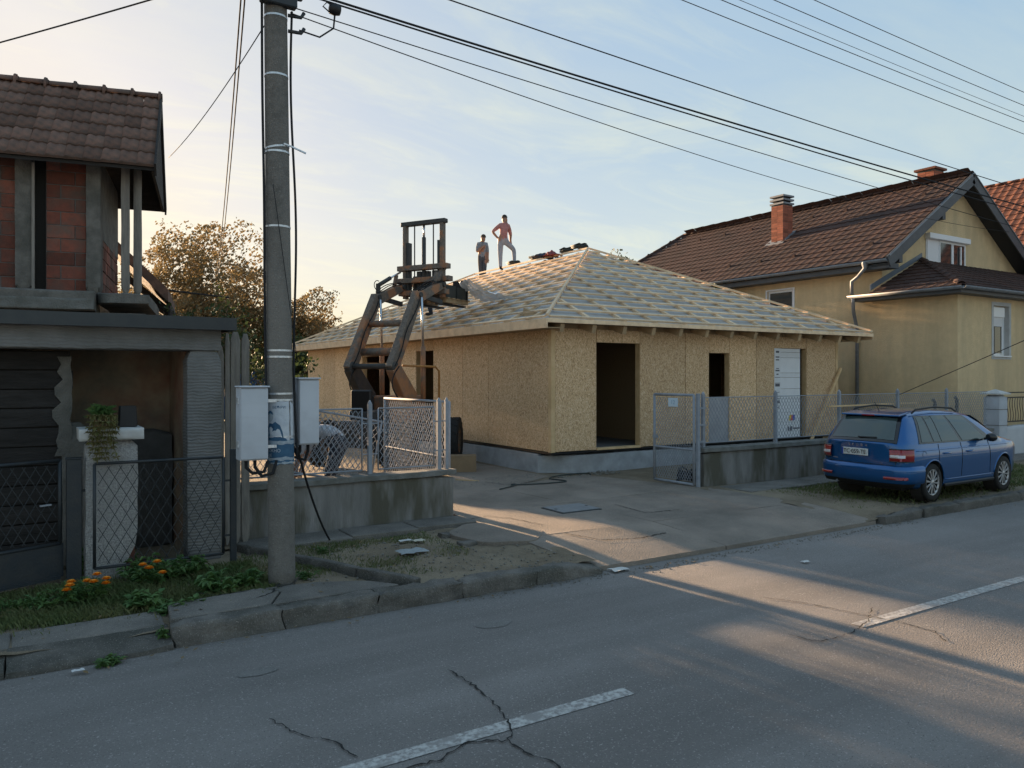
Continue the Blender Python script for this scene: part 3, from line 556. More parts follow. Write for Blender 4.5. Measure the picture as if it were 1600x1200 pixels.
def ridge_caps(p, q, n, m, parent, r=.11):
    p, q = Vector(p), Vector(q); d = (q-p)/n
    me = None
    for i in range(n):
        a = p+d*i; c = a+d*1.06; o = MB(); v = []
        e = d.normalized(); s = e.cross(Vector((0,0,1))).normalized(); u = s.cross(e)
        for pt, rr in ((a, r*1.12), (c, r*.95)):
            for k in range(7): t = math.pi*k/6; v.append(pt+s*math.cos(t)*rr+u*(math.sin(t)*rr*.9-.02))
        o.add(v, [(k, k+1, k+8, k+7) for k in range(6)]); ob = o.build('ridge_tile', m, parent, smooth=True); sd = ob.modifiers.new('t', 'SOLIDIFY'); sd.thickness = .015
ridge_caps((RX,FY,RZ+.06), (RX,ridge_b,RZ+.06), 30, tile_brown, yr); ridge_caps((EAX,HB,EAZ+.06), (RX,ridge_b,RZ+.06), 14, tile_brown, yr)
# verge boards of the gable, soffit and eaves box
for (x0, s) in ((EAX, 1), (28.8, -1)):
    MB().beam((x0-.02*s,FY-.02,EAZ-.10), (RX,FY-.02,RZ-.10), .04, .32, (0,0,1)).build('verge_board', fascia_m, yr)
    MB().beam((x0-.02*s,FY-.03,EAZ+.06), (RX,FY-.03,RZ+.06), .07, .03, (0,0,1)).build('verge_trim', zinc, yr)
    MB().slab([(x0,FY,EAZ-.16),(RX,FY,RZ-.16),(RX,YY0,RZ-.16),(x0,YY0,EAZ-.16)], (0,0,-.03)).build('verge_soffit', mat('dark_soffit%d' % (s+1), (.035,.036,.04), rough=.7), yr)
for t in (.12, .62): x = EAX+t*(RX-EAX); z = EAZ+t*(RZ-EAZ); box(x, x+.16, FY+.0, YY0, z-.42, z-.2).build('purlin_end', fascia_m, yr)
box(EAX+.02, YX0, FY, YY1, EAZ-.26, EAZ-.12).build('eaves_box', fascia_m, yr)
gutter('gutter', (EAX-.08,HB,EAZ-.02), (EAX-.08,FY-.02,EAZ-.02), .085, zinc, yr)
for i in range(9):  # snow guards
    for rr in (.18, .80): y = 13.4+i*1.35; x = EAX+rr*(RX-EAX); z = EAZ+rr*(RZ-EAZ); MB().box(x-.03, x+.03, y-.05, y+.05, z+.03, z+.14).build('snow_guard', tile_brown, yr)
def chimney(x, y, z0, z1, w, name, base=True):
    ch = box(x-w/2, x+w/2, y-w/2, y+w/2, z0, z1).build('chimney', mortar, yh)
    n = int((z1-z0)/.075)
    bm_ = mat(name, (.36,.12,.07), (.28,.09,.055), 14, .9, rnd=.3)
    for r in range(n):
        z = z0+r*.075
        for side in range(4):
            for k in range(2):
                a = -w/2+k*w/2+(.0 if r % 2 else 0); L0_, L1_ = (a+.004, a+w/2-.004)
                if side == 0: q = (x+L0_, x+L1_, y-w/2-.006, y-w/2+.02)
                elif side == 1: q = (x-w/2-.006, x-w/2+.02, y+L0_, y+L1_)
                else: continue
                box(*q, z+.004, z+.071).build('brick', bm_, ch)
    return ch
cxx = 22.35; czz = EAZ+(cxx-EAX)/(RX-EAX)*(RZ-EAZ)
ch = chimney(cxx, 17.8, czz-.2, 7.95, .5, 'chimney_brick')
for k in range(3): box(cxx-.29, cxx+.29, 17.51, 18.09, 7.97+.13*k, 8.03+.13*k).build('cowl_plate', zinc, ch); 
box(cxx-.2, cxx+.2, 17.6, 18.0, 7.93, 8.25).build('flue', black_p, ch)
MB().slab([(cxx-.42,17.45,czz-.26),(cxx+.3,17.45,czz+.24),(cxx+.3,18.2,czz+.24),(cxx-.42,18.2,czz-.26)], (0,0,.06)).build('lead_flashing', zinc, ch)
ch2 = chimney(24.75, 13.9, 7.6, 8.62, .55, 'chimney_brick_ridge'); box(24.4, 25.1, 13.55, 14.25, 8.622, 8.69).build('cap', tile_red, ch2)
# gable window with shutter panel
def pvc_window(parent, x0, x1, y, z0, z1, mull=True, shutter=0, box_top=.12):
    w = box(x0, x1, y-.035, y-.002, z0, z1).build('window', white_pvc, parent, bevel=.004)
    if shutter: box(x0+.03, x0+shutter, y-.05, y-.036, z0+.04, z1-box_top).build('shutter_panel', mat('shutter_white', (.68,.68,.7), rough=.5), w)
    xs0 = x0+shutter+.03; n = 2 if mull else 1; ww = (x1-.06-xs0)/n
    for k in range(n):
        a = xs0+k*ww
        box(a+.07, a+ww-.05, y-.040, y-.036, z0+.1, z1-box_top-.06).build('pane', glass_dark, w)
        for q in ((a+.02,a+.07),(a+ww-.05,a+ww-.0)): box(q[0], q[1], y-.058, y-.036, z0+.04, z1-box_top).build('sash', white_pvc, w, bevel=.004)
        box(a+.07, a+ww-.05, y-.058, y-.036, z0+.04, z0+.1).build('sash', white_pvc, w); box(a+.07, a+ww-.05, y-.058, y-.036, z1-box_top-.06, z1-box_top).build('sash', white_pvc, w)
    box(x0-.03, x1+.06, y-.17, y-.002, z1-box_top+.001, z1+.05).build('shutter_box', white_pvc, w, bevel=.02, seg=2)
    return w
gw = pvc_window(yh, 22.7, 24.9, YY0, 5.3, 6.22, True, .62); box(24.5, 24.56, YY0-.09, YY0-.06, 5.42, 6.0).build('curtain', white_pvc, gw)
# front annex
BX0, BX1, BY0 = 20.47, 28.0, 10.78; BZ = 4.28
b = MB(); hole = (22.28, 23.12, 2.55, 3.92)
for c in wall_cells(BX0, BX1, 0, BZ-.02, [hole]): b.box(c[0], c[1], BY0, BY0+.3, c[2], c[3])
b.build('annex_front_wall', plaster, yh); box(BX0, BX0+.3, BY0+.301, 12.895, 0, BZ-.02).build('annex_side_wall', plaster, yh)
surr = mat('grey_surround', (.50,.50,.5), (.42,.42,.42), 5, .85)
aw = box(hole[0], hole[1], BY0+.12, BY0+.16, hole[2], hole[3]).build('window', white_pvc, yh)
for q in ((hole[0]-.10,hole[0],hole[2]-.1,hole[3]+.1),(hole[1],hole[1]+.10,hole[2]-.1,hole[3]+.1),(hole[0],hole[1],hole[3],hole[3]+.1),(hole[0],hole[1],hole[2]-.1,hole[2])): box(q[0], q[1], BY0-.012, BY0-.001, q[2], q[3]).build('surround', surr, aw)
box(hole[0]+.002, hole[0]+.012, BY0, BY0+.12, hole[2], hole[3]).build('reveal', surr, aw); box(hole[1]-.012, hole[1]-.002, BY0, BY0+.12, hole[2], hole[3]).build('reveal', surr, aw)
box(hole[0]+.02, hole[1]-.15, BY0+.04, BY0+.119, 3.62, 3.88).build('shutter_box', white_pvc, aw); box(hole[0]+.03, hole[1]-.17, BY0+.07, BY0+.10, 3.36, 3.62).build('roller_shutter', mat('shutter_grey', (.58,.58,.6), rough=.5), aw)
box(hole[0]+.06, hole[1]-.2, BY0+.105, BY0+.118, 2.63, 3.36).build('pane', glass_dark, aw)
for x in (hole[0]+.02, hole[0]+.22, hole[1]-.2): box(x, x+.04, BY0+.09, BY0+.119, 2.6, 3.36).build('sash', black_p if x == hole[0]+.22 else white_pvc, aw)
box(hole[0]-.03, hole[1]+.04, BY0-.06, BY0+.1, 2.52, 2.549).build('sill', white_pvc, aw)
# annex roof, hipped against the gable wall
ax0, ay0, az = 19.97, 10.42, BZ; tx, tz = 22.5, 5.42
ar = thing('annex_roof', 'annex_roof', None); del ar['label']; ar.parent = yh
LpA = [Vector(p) for p in ((ax0,YY0-.003,az),(ax0,ay0,az),(tx,YY0-.003,tz))]; FpA = [Vector(p) for p in ((ax0,ay0,az),(28.4,ay0,az),(28.4,YY0-.003,tz),(tx,YY0-.003,tz))]
for q in (LpA, FpA):
    n = (q[1]-q[0]).cross(q[2]-q[0]).normalized(); n = n if n.z > 0 else -n; MB().slab(q, -n*.06).build('roof_deck', fascia_m, ar)
tile_field('roof_tiles', LpA, tile_brown, ar, .28, .3); tile_field('roof_tiles', FpA, tile_brown, ar, .28, .3)
ridge_caps((ax0,ay0,az+.05), (tx,YY0,tz+.05), 9, tile_brown, ar, .10)
MB().slab([(ax0-.05,YY0-.02,az+.1),(tx,YY0-.02,tz+.1),(tx,YY0-.02,tz+.24),(ax0-.05,YY0-.02,az+.26)], (0,.018,0)).build('wall_flashing', mat('flashing', (.16,.18,.21), (.13,.15,.18), 4, .5), ar)
box(ax0+.02, BX0, ay0+.02, 13.5, az-.16, az-.06).build('soffit', fascia_m, ar); box(BX0, 28.4, ay0+.02, BY0, az-.16, az-.06).build('soffit', fascia_m, ar)
gutter('gutter', (ax0-.07,13.55,az-.0), (ax0-.07,ay0-.07,az-.0), .08, zinc, ar); gutter('gutter', (ax0-.07,ay0-.07,az-.0), (28.4,ay0-.07,az-.0), .08, zinc, ar)
MB().tube([(EAX-.08,13.05,EAZ-.06),(EAX-.08,13.05,EAZ-.22),(EAX-.02,13.3,EAZ-.42),(ax0+.02,13.5,az+.42),(ax0+.02,13.5,az+.05)], .05, 10).build('downpipe', zinc, yh, smooth=True)
MB().tube([(ax0-.07,13.4,az-.04),(ax0-.07,13.4,az-.18),(ax0+.1,13.5,az-.45),(YX0-.08,13.62,az-.9),(YX0-.08,13.62,0)], .05, 10).build('downpipe', zinc, yh, smooth=True)
MB().lathe([(.05,-.12),(.09,.02),(.09,.06)], 12, (EAX-.08,13.05,EAZ-.1)).build('hopper', zinc, yh)
# far right neighbour: red tiled roof
fh = thing('red_roof_house', 'house with a faded red tiled roof behind the yellow house', 'house', (0,0,0))
box(30.6, 38.0, 9.5, 24, 0, 6.4).build('wall', plaster, fh)
q = [Vector(p) for p in ((30.0,25,6.0),(30.0,8.8,6.0),(34,8.8,9.85),(34,25,9.85))]; MB().slab(q, (0,0,-.12)).build('roof', fascia_m, fh)
MB().slab([Vector(p) for p in ((38.6,8.8,6.0),(38.6,25,6.0),(34,25,9.85),(34,8.8,9.85))], (0,0,-.12)).build('roof', fascia_m, fh)
tile_field('roof_tiles', q, tile_red, fh); ridge_caps((34,8.8,9.9), (34,25,9.9), 34, tile_red, fh)

# ------------------------------------------------------------------ unfinished brick house on the left (turned 10 degrees)
lh = thing('brick_house', 'unfinished red block house with mossy dark tiled roof and bare concrete columns', 'house', (1.59, 12.57, 0), R(-10.4))
FL = 3.24
box(-7, -.14, -.02, 3.0, -.1, 2.92).build('ground_floor_wall', oldconc, lh)
put('floor_slab', rough_box(-7, -.80, -.16, .6, 2.93, FL-.01, 10, .012, 3, 4), oldconc, lh); put('balcony_slab', rough_box(-.78, -.1, .0, 2.95, 3.05, FL-.01, 6, .012, 6, 4), oldconc, lh)
put('lintel_beam', rough_box(-2.5, -.8, -.22, -.17, 2.94, 3.1, 5, .012, 12, 4), cap_conc, lh)
def block_wall(x0, x1, z0, z1, y, bw=.38, bh=.20, parent=lh, along='x', offs=0.0):
    r = 0; z = z0
    while z < z1-.05:
        x = x0-(bw/2 if r % 2 else 0)+offs
        while x < x1-.01:
            a, c = max(x, x0)+.006, min(x+bw, x1)-.006
            if c-a > .04:
                dy = random.uniform(-.006, .006)
                o = (box(a, c, y+dy, y+.1, z+.006, min(z+bh, z1)-.006) if along == 'x' else box(y+dy-.1, y+dy, a, c, z+.006, min(z+bh, z1)-.006)).build('brick', brick_m, parent, bevel=.006)
            x += bw
        z += bh; r += 1
bw1 = box(-3.2, -1.87, .41, .60, FL, 5.4).build('block_wall', mortar, lh); block_wall(-3.2, -1.87, FL, 5.4, .40, parent=bw1)
bw2 = box(-1.50, -.97, .46, .62, FL, 5.4).build('block_wall', mortar, lh); block_wall(-1.50, -.97, FL, 5.4, .45, parent=bw2)
for x0, x1, y0 in ((-1.87,-1.66,.33), (-.965,-.77,.33)): put('column', rough_box(x0, x1, y0, y0+.28, FL-.01, 5.5, 5, .008, x0*5, 4), oldconc, lh)
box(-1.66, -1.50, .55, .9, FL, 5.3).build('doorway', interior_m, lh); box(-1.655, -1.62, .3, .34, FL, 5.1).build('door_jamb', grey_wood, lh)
box(-.97, -.78, .62, 2.9, 4.1, 5.3).build('side_wall_upper', oldconc, lh)
sw = box(-.92, -.80, .62, 2.9, FL, 4.3).build('side_wall', mortar, lh); block_wall(.62, 2.9, FL, 4.2, -.785, .25, .19, sw, 'y')
for x in (-.435, -.285): put('timber_post', rough_box(x-.055, x+.055, .3+.2*(x > -.3), .42+.2*(x > -.3), FL, 5.25, 3, .004, x*7, 4), grey_wood, lh)
# roof of the brick house: individual tiles
lr = thing('roof', 'roof', None); del lr['label']; lr.parent = lh
ez, rz, rb = 5.16, 6.62, 1.5
for q in ([(-7,-.05,ez-.06),(0,-.05,ez-.06),(0,rb,rz-.06),(-7,rb,rz-.06)], [(-7,3.05,ez-.06),(0,3.05,ez-.06),(0,rb,rz-.06),(-7,rb,rz-.06)]): MB().slab(q, (0,0,-.05)).build('roof_deck', black_wood, lr)
box(-7, -.8, .35, .65, 5.28, 5.42).build('ring_beam', oldconc, lr)
up = Vector((0, rb, rz-ez)).normalized(); nn = Vector((0, -up.z, up.y)); sl = math.hypot(rb, rz-ez)
tw, th = .235, .36
tm = MB(); prof = [(0,0),(.1,.022),(.22,.028),(.36,.012),(.5,.003),(.62,.014),(.72,.02),(.84,.008),(1,0)]
vv = []
for yy, hh in ((-.02,0),(-.02,.03),(th+.05,.004)):
    for px, ph in prof: p = Vector((px*tw*1.02,0,0))+up*yy+nn*((hh+ph) if hh else .002); vv.append(p)
k = len(prof); tm.add(vv, [(r*k+i, r*k+i+1, (r+1)*k+i+1, (r+1)*k+i) for r in (0, 1) for i in range(k-1)])
tme = tm.mesh('tile', tile_old, fix=False); tme.polygons.foreach_set('use_smooth', [i >= k-1 for i in range(len(tme.polygons))])
for r in range(6):
    for c in range(19):
        o = link('tile', tme, lr); p = Vector((-.02-tw*(c+1), 0, ez))+up*(r*th-.08)+nn*(.012+random.uniform(0,.008)); o.location = p; o.rotation_euler = (random.uniform(-.012,.012), random.uniform(-.015,.015), random.uniform(-.02,.02))
ridge_caps((.02,rb,rz+.03), (-7,rb,rz+.03), 17, tile_old, lr, .10)
for i in range(17): x = -.02-7.02/17*i; MB().lathe([(.118,-.02),(.125,0),(.118,.02)], 12, (x, rb, rz+.02), 'x').build('ridge_collar', tile_old, lr, smooth=True)
for y0, y1 in ((-.08, rb), (3.08, rb)): MB().beam((.0,y0,ez-.1), (.0,y1,rz-.04), .03, .2).build('verge_board', black_wood, lr)
MB().slab([(-.02,-.02,ez-.12),(-.02,rb,rz-.12),(-.02,3.02,ez-.12)], (-.04,0,0)).build('gable_boarding', black_wood, lr)
# lower rear wing with a steep dark roof
MB().slab([(.04,3.1,3.62),(.04,6.4,3.62),(-2.3,6.4,5.95),(-2.3,3.1,5.95)], (0,0,-.22)).build('wing_roof', tile_old, lh)
MB().slab([(.06,3.6,3.30),(.06,6.6,3.30),(-.7,6.6,3.95),(-.7,3.6,3.95)], (0,0,-.16)).build('wing_eave', black_wood, lh); box(-6, -.3, 3.15, 6.2, 0, 3.45).build('wing_wall', oldconc, lh)
box(.02, .06, 3.5, 6.6, 3.0, 3.42).build('wing_fascia', black_wood, lh); MB().tube([(.0,4.3,3.72),(1.15,4.75,3.66)], .018, 6).build('gutter_bracket', black_wood, lh)

# ------------------------------------------------------------------ concrete porch frame in front of it
pf = thing('concrete_porch', 'raw concrete porch frame with flat dark roof edge in front of brick house', 'porch', (0,0,0))
wavy = mat('combed_render', (.20,.20,.198), (.15,.15,.148), 3, .92, 0, 10, c3=(.12,.12,.11), s3=1.5)
N = wavy.node_tree.nodes; L = wavy.node_tree.links; tc = N.new('ShaderNodeTexCoord'); wv = N.new('ShaderNodeTexWave'); wv.bands_direction = 'Z'; wv.inputs['Scale'].default_value = 9; wv.inputs['Distortion'].default_value = 5; wv.inputs['Detail'].default_value = 2; wv.inputs['Detail Scale'].default_value = 1.2
bp = N.new('ShaderNodeBump'); bp.inputs['Strength'].default_value = .32; bp.inputs['Distance'].default_value = .02; L.new(tc.outputs['Object'], wv.inputs['Vector']); L.new(wv.outputs['Fac'], bp.inputs['Height']); L.new(bp.outputs[0], N['Principled BSDF'].inputs['Normal'])
PY = 8.95
put('beam', rough_box(-4, 1.80, PY, PY+.3, 2.27, 2.53, 12, .006, 3, 4), wavy, pf)
put('column', rough_box(1.45, 1.80, PY+.003, PY+.3, -.1, 2.269, 8, .006, 5, 4), wavy, pf)
box(-4, 1.9, PY-.12, 11.2, 2.532, 2.60).build('roof_slab', oldconc, pf); box(-4, 1.93, PY-.16, PY-.121, 2.50, 2.635).build('roof_edge', mat('roof_edge_metal', (.04,.045,.05), (.055,.06,.06), 5, .6), pf); box(1.901, 1.93, PY-.12, 11.2, 2.50, 2.635).build('roof_edge', MATS['roof_edge_metal'], pf)
box(1.46, 1.76, PY+.3, 10.4, -.1, 2.53).build('side_wall', soil_plaster, pf); box(-4, 1.46, 10.3, 10.5, -.1, 2.53).build('rear_wall', soil_plaster, pf)
pw = box(-4, .36, PY+.42, PY+.46, .0, 2.26).build('plank_screen', interior_m, pf)
for i in range(11): x1 = .38-.012*((i*5) % 3); put('plank', rough_box(-4, x1, PY+.37+.003*(i % 2), PY+.418, .08+i*.198, .08+(i+1)*.198-.002, 3, .004, i*2.1, 3), black_wood, pw)
rs = random.Random(3); L_ = [(.24+rs.uniform(-.05,.05), z) for z in np.linspace(1.16, 2.2, 14)]; R_ = [(.372+rs.uniform(-.02,.012), z) for z in np.linspace(2.2, 1.16, 12)]
MB().slab([(x, PY+.368, z) for x, z in L_+R_], (0,-.016,0)).build('plaster_scab', oldconc, pf)
put('plinth', rough_box(.25, 1.44, 9.9, 10.29, -.05, 1.36, 6, .015, 8, 3), mat('dark_render', (.085,.082,.08), (.06,.058,.056), 4, .95, .5, 40), pf)
tag(put('masonry_block', rough_box(.28, .5, 9.3, 9.6, -.05, 1.5, 4, .01, 2, 4), oldconc), 'short rough masonry block standing behind the white gate pillar', 'masonry')
# ------------------------------------------------------------------ white gate pillar, plant, bucket
gpil = thing('gate_pillar', 'white pebble rendered gate pillar with broken base in front of the porch', 'pillar', (.69, 8.78, 0))
def chip(p): 
    c = max(0, .34-p.z)*max(0, p.x-.08); return Vector((p.x-min(.14, c*3.2), p.y, p.z))
put('shaft', rough_box(-.23, .23, -.2, .2, -.1, 1.355, 7, .006, 2, 5, chip), render_white, gpil); put('core', rough_box(-.1, .2, -.15, .15, -.1, .5, 3, .01, 4, 5), brick_m, gpil)
put('cap', rough_box(-.29, .28, -.26, .26, 1.356, 1.48, 4, .004, 7, 4), white_paint, gpil)
bk = thing('bucket', 'square black plastic pot on the white gate pillar', 'pot', (.84, 8.72, 1.482)); m = MB(); m.add([(-.085,-.085,0),(.085,-.085,0),(.085,.085,0),(-.085,.085,0),(-.075,-.075,.21),(.075,-.075,.21),(.075,.075,.21),(-.075,.075,.21)], [(3,2,1,0),(0,1,5,4),(1,2,6,5),(2,3,7,6),(3,0,4,7)])
m.build('tub', black_p, bk, bevel=.008); box(-.07,.07,-.07,.07,.17,.175).build('soil', earth, bk)
def leaf(b, p, d, ln, w, droop=.3):
    p = Vector(p); d = Vector(d).normalized(); s = d.cross(Vector((0,0,1))); s = s.normalized() if s.length > .01 else Vector((1,0,0)); n = s.cross(d)
    m1 = p+d*ln*.5+n*.06*ln; tip = p+d*ln-Vector((0,0,1))*droop*ln
    b.add([p, m1+s*w, tip, m1-s*w], [(0,1,2),(0,2,3)])
tp = thing('trailing_plant', 'potted plant trailing over the front of the white gate pillar', 'plant', (.60, 8.66, 1.482))
MB().lathe([(.05,0),(.07,.12),(.075,.12),(.06,.10),(0,.10)], 14).build('pot', mat('terracotta', (.16,.09,.06), (.12,.07,.05), 9, .9), tp, smooth=True)
b = MB(); rr = random.Random(5)
for i in range(150): a = rr.uniform(0, 6.28); leaf(b, (rr.uniform(-.05,.05), rr.uniform(-.05,.05), rr.uniform(.08,.16)), (math.cos(a), math.sin(a), rr.uniform(.2, 1.6)), rr.uniform(.08,.18), .014)
b.build('foliage', plant_m, tp, fix=False)
b = MB()
for i in range(16):
    x, z = rr.uniform(-.11,.11), .12; pts = [(x*.5, -.05, .12), (x, -.16, .13)]; y = -.19
    for k in range(rr.randint(3, 8)): x += rr.uniform(-.02,.02); z -= .05; pts.append((x, y+rr.uniform(-.015,.01), z))
    b.tube(pts, .003, 4)
    for q in pts: 
        for _ in range(6): a = rr.uniform(0, 6.28); leaf(b, q, (math.cos(a), math.sin(a)*.6-.3, rr.uniform(-.8,.3)), rr.uniform(.03,.06), .012)
b.build('trailing_stems', mat('dry_leaf', (.12,.13,.04), (.17,.13,.05), 20, .7), tp, fix=False)

# ------------------------------------------------------------------ mesh panels and fences
def diamond(b, x0, x1, z0, z1, pitch, r, y=0.0, ratio=1.5):
    """woven diamond wire clipped to a rectangle in the XZ plane"""
    def seg(p, q): b.beam((p[0], y, p[1]), (q[0], y, q[1]), r*2, r*2, (0,1,0))
    H = z1-z0; run = H/ratio
    x = x0-run
    while x < x1:
        for s in (1, -1):
            a, c = ((x, z0), (x+run, z1)) if s > 0 else ((x+run, z0), (x, z1))
            (ax, az_), (bx, bz_) = a, c
            t0, t1 = 0, 1; dx = bx-ax
            lo, hi = ((x0-ax)/dx, (x1-ax)/dx); lo, hi = min(lo, hi), max(lo, hi); t0, t1 = max(0, lo), min(1, hi)
            if t1-t0 > .01: seg((ax+dx*t0, az_+(bz_-az_)*t0), (ax+dx*t1, az_+(bz_-az_)*t1))
        x += pitch
def framed_mesh(parent, x0, x1, z0, z1, pitch, fr, wr, m, y=0.0, name='mesh_panel', ratio=1.5, frame=True):
    b = MB(); diamond(b, x0+fr, x1-fr, z0+fr, z1-fr, pitch, wr, y, ratio); p = b.build(name, m, parent, fix=False); stuff(p)
    if frame:
        for q in (((x0,y,z0),(x1,y,z0)), ((x0,y,z1),(x1,y,z1)), ((x0,y,z0),(x0,y,z1)), ((x1,y,z0),(x1,y,z1))): MB().tube(q, fr/2, 8).build('frame_bar', m, parent, smooth=True)
    return p
def fence_post(parent, x, z0, z1, m, w=.05, y=0.0, knob=True):
    p = box(x-w/2, x+w/2, y-w/2, y+w/2, z0, z1).build('post', m, parent, bevel=.004)
    if knob: MB().lathe([(w*.55,0),(w*.55,.012),(.008,.05),(0,.055)], 10, (x, y, z1)).build('finial', m, p, smooth=True)
# left front fence on its concrete wall
lf = thing('front_fence', 'grey mesh fence on a stained concrete wall right of the utility pole', 'fence', (0, 9.65, 0))
put('wall', rough_box(2.0, 5.06, -.02, .16, -.15, .60, 9, .008, 3, 4), wall_conc, lf); put('wall_cap', rough_box(1.96, 5.1, -.06, .20, .60, .68, 10, .006, 5, 5), cap_conc, lf)
fence_post(lf, 3.85, .68, 1.62, galv, .055, .07); fence_post(lf, 5.0, .68, 1.64, galv, .05, .07); fence_post(lf, 4.88, .68, 1.64, galv, .055, .07)
framed_mesh(lf, 2.05, 3.74, .74, 1.56, .075, .022, .0032, galv, .07); framed_mesh(lf, 3.97, 4.80, .74, 1.56, .075, .022, .0032, galv, .07)
for x0, x1 in ((3.74,3.83),(3.88,3.97),(4.8,4.86),(4.91,4.98)):
    for z in (.95, 1.36): MB().tube([(x0,.07,z),(x1,.07,z)], .009, 6).build('bracket', galv, lf)
# its drive gate, folded in against the yard, and a loose leaf leaning behind the fence
dg = thing('drive_gate', 'grey mesh drive gate leaf swung open into the yard beside the loader', 'gate', (5.12, 9.86, .06), R(91))
framed_mesh(dg, .0, 2.3, .0, 1.56, .075, .035, .003, galv); MB().tube([(0,0,.75),(2.3,0,.75)], .014, 8).build('mid_rail', galv, dg)
lg = thing('loose_gate_leaf', 'spare mesh gate leaf tilted behind the fence by the crouching worker', 'gate', (2.85, 10.45, .72), R(-6)); lg.rotation_euler = (0, R(11), R(-10))
framed_mesh(lg, 0, 1.25, .0, .88, .075, .03, .003, galv)
# right front fence
rf = thing('long_fence', 'long grey mesh fence on concrete wall between chipboard house and blue car', 'fence', (0, 9.85, 0))
put('wall', rough_box(10.25, 20.3, -.0, .2, -.15, .62, 14, .008, 7, 2.5), wall_conc, rf); put('wall_cap', rough_box(10.22, 20.3, -.05, .25, .62, .70, 16, .006, 9, 4), cap_conc, rf)
xs = [10.33, 12.3, 14.3, 16.4, 18.4, 20.3]
for x in xs[:-1]: fence_post(rf, x, .70, 1.66, galv, .06, .1)
for a, c in zip(xs[:-1], xs[1:]):
    framed_mesh(rf, a+.05, c-.05, .78, 1.60, .085, .02, .003, galv, .1, frame=False)
    for z in (.78, 1.60): MB().tube([(a+.03,.1,z),(c-.03,.1,z)], .010, 6).build('rail', galv, rf)
gp2 = box(10.08, 10.14, -.02, .04, 0, 1.68).build('gate_post', galv, rf, bevel=.004)
for z in (.8, 1.1, 1.4): box(10.14, 10.30, .0, .03, z, z+.03).build('bracket', galv, rf)
wg = thing('walk_gate', 'narrow mesh walk gate standing open, white number plate near its top', 'gate', (10.06, 9.88, .05), R(93))
framed_mesh(wg, .03, 1.0, .0, 1.6, .06, .05, .003, galv); MB().tube([(.03,0,.62),(1.0,0,.62)], .02, 8).build('mid_rail', galv, wg)
pl = box(.38, .62, .03, .036, 1.38, 1.54).build('number_plate', mat('sign_blue_white', (.55,.66,.74), (.5,.6,.7), 4, .5), wg, bevel=.01); me = text_mesh('12', .11, mat('sign_ink', (.25,.38,.5), rough=.6)); o = link('house_number', me, pl); o.location = (.5, .038, 1.46); o.rotation_euler = (0, 0, R(180))
box(.94, 1.0, -.03, .05, .78, .84).build('latch', galv, wg)
# right end: light pillar, low wall and wavy iron railing
rp = thing('end_pillar', 'pale grey capped pillar at the end of the long mesh fence', 'pillar', (20.66, 9.95, 0))
put('shaft', rough_box(-.2, .2, -.2, .2, -.1, 1.52, 4, .004, 3, 4), mat('pillar_render', (.46,.48,.52), (.40,.42,.46), 4, .9, .3, 40), rp)
for z in (.75, 1.15): box(-.206, .206, -.206, .206, z, z+.012).build('joint', mortar, rp)
MB().add([(-.25,-.25,1.56),(.25,-.25,1.56),(.25,.25,1.56),(-.25,.25,1.56),(0,0,1.66),(-.25,-.25,1.53),(.25,-.25,1.53),(.25,.25,1.53),(-.25,.25,1.53)], [(0,1,4),(1,2,4),(2,3,4),(3,0,4),(0,5,6,1),(1,6,7,2),(2,7,8,3),(3,8,5,0),(8,7,6,5)]).build('cap', white_paint, rp)
ir = thing('iron_railing', 'black wavy iron railing on a low white wall right of pillar', 'railing', (20.9, 9.95, 0))
put('low_wall', rough_box(0, 8, -.1, .1, -.15, .72, 8, .005, 3, 3), mat('low_wall_render', (.50,.51,.54), (.44,.45,.48), 3, .9), ir)
for z in (.80, 1.42): box(0, 8, -.02, .02, z, z+.035).build('rail', black_p, ir)
for i in range(60): x = .12+i*.13; MB().tube([(x+.03*math.sin(t*2*math.pi), .0, .82+.6*t) for t in np.linspace(0, 1, 9)], .008, 5).build('bar', black_p, ir)
box(0, 8, -.03, .03, 1.55, 1.58).build('hand_rail', black_p, ir)
# yellow house side: stub posts and planks stacked along the fence
for i, (x, h) in enumerate(((18.9, 1.35), (19.9, 1.4))):
    t = MB().tube([(x,10.5,-.05),(x,10.5,h),(x-.08,10.5,h+.06)], .04, 8).build('stub_post', oldconc, None, smooth=True); tag(t, ['short bent concrete stub post behind fence, nearer the blue car', 'short bent concrete stub post behind fence beside the end pillar'][i], 'post', 'stub posts behind the long fence')
t = MB().beam((13.6,9.72,1.38), (17.4,10.12,1.37), .05, .03).build('loose_plank', timber); tag(t, 'pale loose plank laid level behind the blue car roof', 'plank')
# dark gates at the left
lg2 = thing('sheet_gate', 'dark steel gate leaf with mesh above a solid sheet, far left', 'gate', (.27, 8.62, .04), R(204))
box(.0, 1.3, -.006, .006, .02, .34).build('sheet', dark_steel, lg2); framed_mesh(lg2, .03, 1.3, .34, 1.14, .10, .035, .003, dark_steel, ratio=1.7); box(.03, 1.3, -.018, .018, .0, .03).build('frame_bar', dark_steel, lg2)
box(.12, .22, .01, .03, .72, .735).build('latch', galv, lg2)
gpst = thing('gate_post', 'thick dark steel gate post left of the white pillar', 'post', (.36, 8.62, 0)); box(-.065, .065, -.065, .065, -.1, 1.19).build('shaft', dark_steel, gpst, bevel=.006); box(-.07, .07, -.07, .07, 1.191, 1.2).build('cap', dark_steel, gpst); box(.066, .16, -.012, .012, .86, .885).build('hinge_arm', dark_steel, gpst)
mg = thing('mesh_gate', 'dark framed diamond mesh gate in front of the white pillar', 'gate', (.53, 8.5, .12)); framed_mesh(mg, 0, 1.2, .0, 1.02, .105, .03, .003, dark_steel, ratio=1.75)
